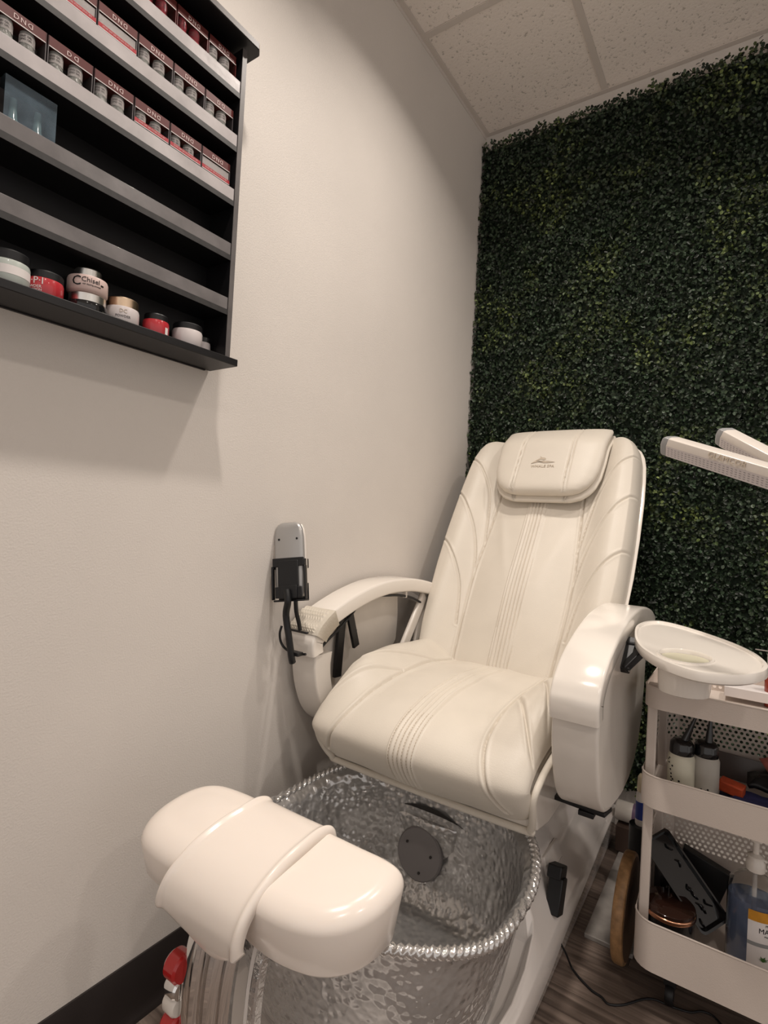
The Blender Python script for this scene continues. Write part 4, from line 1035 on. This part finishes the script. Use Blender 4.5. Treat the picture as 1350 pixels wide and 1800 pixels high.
# blue pump bottle
pb = thing('pump_bottle', 'clear pump bottle of blue massage gel with white pump', 'bottle', (1.128, -.725, ZL+.0002)); pb.scale = (1, 1, 1.05)
body = add('bottle_body', lathe([(.001, 0), (.050, 0), (.0535, .006), (.0535, .175), (.050, .19), (.036, .205), (.016, .216), (.016, .224)], n=44, sx=1, sy=.8, cap=False), 'glass', pb, smooth=50)
md = body.modifiers.new('s', 'SOLIDIFY'); md.thickness = .0012; md.offset = -1
add('gel', lathe([(.001, .003), (.0485, .003), (.0515, .008), (.0515, .162), (.001, .1625)], n=44, sx=1, sy=.8), 'bluegel', pb, smooth=50)
pmp = add('pump', lathe([(.017, .219), (.0195, .221), (.0195, .240), (.0165, .243), (.0165, .252), (.010, .255), (.0065, .257), (.0065, .285), (.001, .286)], n=28), 'plastic', pb, smooth=45)
add('pump_head', loft([[(a*s+ox, b*s*.8, .282+z) for a, b in rrect(.042, .030, .013, 4)] for s, z, ox in ((.55, 0, 0), (.75, .010, -.002), (1.0, .020, -.005), (1.02, .025, -.007), (.8, .030, -.006))]), 'plastic', pmp, smooth=50)
add('spout', tube([(-.008, 0, .300), (-.020, -.004, .298), (-.030, -.008, .288)], .005, 10, smooth=4), 'plastic', pmp, smooth=50)
add('dip_tube', tube([(0, 0, .218), (0, 0, .03)], .005, 10), 'white', pmp)
def wrap2(vf, z, a0, r=.0540):
    out = []
    for v in vf[0]:
        a = a0+v[0]/r; rr = r+v[2]; out.append((rr*math.cos(a), rr*.8*math.sin(a)-.0006, z+v[1]))
    return out, vf[1]
def patch(w, h, n=18): return [(-w/2+w*i/n, yy, 0) for yy in (-h/2, h/2) for i in range(n+1)], [(i, i+1, n+2+i, n+1+i) for i in range(n)]
lb = add('label', wrap2(patch(.105, .125), .088, -.80), 'white', pb, smooth=60)
add('label_top', wrap2(patch(.105, .022), .143, -.80, .0543), 'labelorange', lb, smooth=60)
add('label_print', wrap2(txt('MASSAGE', .0150, ext=.0002), .114, -.80, .0545), 'black', lb, smooth=0)
add('label_print', wrap2(txt('Massage Gel', .0075, ext=.0002), .1265, -.80, .0545), 'black', lb, smooth=0)
add('label_print', wrap2(txt('Moisturizing Lotion', .0052, ext=.0002), .104, -.80, .0545), 'black', lb, smooth=0)
add('label_band', wrap2(patch(.105, .008), .084, -.80, .0543), 'lampend', lb, smooth=60)
lf = []
for k in range(9):
    a = -1.2+k*.3; L_ = .012+.004*(k % 2)
    lf.append(([(0, 0, 0), (math.sin(a)*L_*.5-.0022*math.cos(a), math.cos(a)*L_*.5, 0), (math.sin(a)*L_, math.cos(a)*L_*.8, 0), (math.sin(a)*L_*.5+.0022*math.cos(a), math.cos(a)*L_*.5-.001, 0)], [(0, 1, 2, 3)]))
add('leaf_print', wrap2(([(x-.026, y, z) for x, y, z in join(*lf)[0]], join(*lf)[1]), .050, -.72, .0546), 'leafgreen', lb, smooth=0)
# top tray
o = add('paper_box', box(0, 0, .012, .10, .075, .024), 'white', bevel=.001); o.location = (1.10, -.655, ZT+.012); tag(o, 'flat white paper box in the top tray under the chair\'s side tray', 'box')
rb = thing('red_bottle', 'red bottle with a white cap at the right edge of the top tray', 'bottle', (1.150, -.665, ZT))
add('bottle_body', lathe([(.001, 0), (.018, 0), (.019, .003), (.019, .085), (.013, .094), (.001, .095)], n=24), mat('clear_red_liquid', (.28, .04, .02), .12, coat=.5), rb, smooth=50)
add('cap', lathe([(.014, .0945), (.015, .096), (.015, .125), (.012, .128), (.001, .128)], n=24), 'plastic', rb, smooth=50)
rd = thing('cuticle_pusher', 'thin steel tool resting across the red bottle\'s white cap', 'tool', (1.155, -.665, ZT+.129))
add('rod', tube([(-.045, 0, .004), (.03, 0, .0035), (.07, 0, .003)], .0018, 8), 'rod', rd)

# ------------------------------------------------------------------ things behind, between base and trolley
wdsk = thing('wooden_disc', 'round wooden board standing on edge between chair base and trolley', 'board', (.853, -.585, 0), world=True)
disc = xform(lathe([(.123, -.0145), (.130, -.013), (.133, -.009), (.133, .009), (.130, .013), (.123, .0145)], n=64), Matrix.Rotation(R(90), 3, 'Y'), (.850, -.685, .133))
add('disc', disc, 'wood', wdsk, smooth=40)
add('dark_face', xform(lathe([(.122, .0140), (.122, .0155), (.001, .0155)], n=48), Matrix.Rotation(R(90), 3, 'Y'), (.850, -.685, .133)), 'wooddark', wdsk, smooth=40)
o = add('marble_board', box(.81, -.375, .0065, .125, .62, .013), 'marble', bevel=.002); tag(o, 'grey marbled board lying on the floor behind the wooden disc', 'board')
lb_ = thing('lying_bottle', 'white bottle with purple band and white cap lying across the marbled board', 'bottle', (.80, -.16, .115), world=True)
RYp = Matrix.Rotation(R(90), 3, 'Y')
add('bottle_body', xform(lathe([(.001, 0), (.030, 0), (.034, .005), (.034, .074), (.028, .080), (.001, .080)], n=30), RYp, (.726, -.16, .135)), 'armwhite', lb_, smooth=50)
add('purple_band', xform(lathe([(.0345, .056), (.0345, .070)], n=30, cap=False), RYp, (.726, -.16, .135)), 'purple', lb_, smooth=50)
add('cap', xform(lathe([(.030, .079), (.033, .082), (.033, .106), (.030, .109), (.001, .109)], n=30), RYp, (.726, -.16, .135)), 'plastic', lb_, smooth=50)
o = add('brown_box', box(.815, -.16, .057, .16, .10, .086), mat('brown_card', (.06, .035, .025), .7), bevel=.002); tag(o, 'low dark brown box on the marbled board under the lying bottle', 'box')
tbx = thing('glue_bottle', 'slim white and blue bottle with cream cap beside the trolley post', 'bottle', (.856, -.46, .27))
add('bottle_body', lathe([(.001, 0), (.014, 0), (.016, .004), (.016, .095), (.012, .104), (.001, .104)], n=24), 'armwhite', tbx, smooth=50)
add('label', lathe([(.0163, .02), (.0163, .075)], n=24, cap=False), 'bluelabel', tbx, smooth=50)
add('cap', lathe([(.013, .104), (.0145, .106), (.0135, .148), (.008, .158), (.001, .160)], n=24), 'cream', tbx, smooth=50)
o = thing('tall_canister', 'dark canister on the floor under the slim blue bottle', 'canister', (.836, -.385, .0135))
add('canister_body', lathe([(.001, 0), (.030, 0), (.032, .004), (.032, .200), (.001, .2)], n=28), 'black', o, smooth=50)
tbx.location = (.836, -.385, .2137)

# ------------------------------------------------------------------ LED lamp reaching in from the right
lamp = thing('led_lamp', 'white twin-bar LED salon lamp reaching in over the trolley', 'lamp', (1.55, -1.15, 0), world=True)
def lbar(p, q, w, h, name, letters=None, cover='lampled'):
    p, q = Vector(p), Vector(q); d = (q-p).normalized(); up_ = Vector((0, -.15, 1)); s = d.cross(up_).normalized(); up_ = s.cross(d)   # s points to viewer side
    if s.y > 0: s = -s
    L = (q-p).length
    def sec(t, k=1): 
        return [p+d*t+s*a*w*k+up_*b*h*k for a, b in ((-.5, .5), (.18, .5), (.44, .42), (.5, .05), (.30, -.5), (-.5, -.5))]
    o = add(name, loft([sec(.012), sec(L)]), 'lamptop', lamp, bevel=.001)
    add('end_cap', loft([sec(-.006, .72), sec(-.002, .92), sec(.002), sec(.0125, 1.01)]), 'lampend', o, bevel=.001)
    # diffuser on the lower viewer-facing face with LED dots
    a0, a1 = s*.50*w+up_*.05*h, s*.30*w-up_*.5*h; nrm = (a1-a0).cross(d).normalized()
    if nrm.dot(s) < 0: nrm = -nrm
    c0, c1 = a0+nrm*.0006, a1+nrm*.0006
    add('diffuser', ([p+d*.013+c0, p+d*L+c0, p+d*L+c1, p+d*.013+c1], [(0, 1, 2, 3)]), cover, o, smooth=0)
    V, Fc = [], []
    nl = int((L-.03)/.0085)
    for i in range(nl):
        for r_ in range(4):
            t = .02+i*.0085; f = .2+.2*r_; cc = p+d*t+c0.lerp(c1, f)+nrm*.0004; e = (c1-c0).normalized()
            k = len(V); V += [cc+d*.0022+e*.0005, cc-d*.0022+e*.0005, cc-d*.0022-e*.0005, cc+d*.0022-e*.0005]; Fc.append((k, k+1, k+2, k+3))
    add('led_row', (V, Fc), 'leddot', o, smooth=0)['kind'] = 'stuff'
    if letters:
        t0 = p+d*letters+s*.478*w+up_*.26*h; 
        tn = (s*.98+up_*.19).normalized(); ty = tn.cross(d).normalized()
        if ty.z < 0: ty = -ty
        v, f = txt('GLAMCOR', .0155, ext=.0004, spacing=1.1)
        add('lettering', ([tuple(t0+d*a+ty*b+tn*(c+.0012)) for a, b, c in v], f), 'emboss', o, smooth=0)
lbar((.934, -1.0, 1.322), (1.262, -1.20, 1.180), .034, .040, 'lamp_bar', letters=.150)
lbar((1.030, -.90, 1.354), (1.270, -1.10, 1.170), .034, .038, 'lamp_bar')
add('lamp_joint', join(xform(lathe([(.022, -.02), (.026, -.015), (.026, .015), (.022, .02)], n=24), Matrix.Rotation(R(90), 3, 'X'), (1.285, -1.16, 1.195))), 'lampend', lamp, smooth=40)
add('gooseneck', tube([(1.29, -1.16, 1.195), (1.36, -1.16, 1.18), (1.46, -1.155, 1.16), (1.53, -1.15, 1.10), (1.55, -1.15, 1.0)], .010, 12, smooth=6), 'black', lamp, smooth=60)
add('pole', tube([(1.55, -1.15, 1.02), (1.55, -1.15, .03)], .012, 14), 'silver', lamp, smooth=60)
add('lamp_base', lathe([(.001, .0), (.15, .0), (.15, .012), (.02, .03), (.001, .03)], (1.55, -1.15, 0), n=40), 'lampend', lamp, smooth=40)
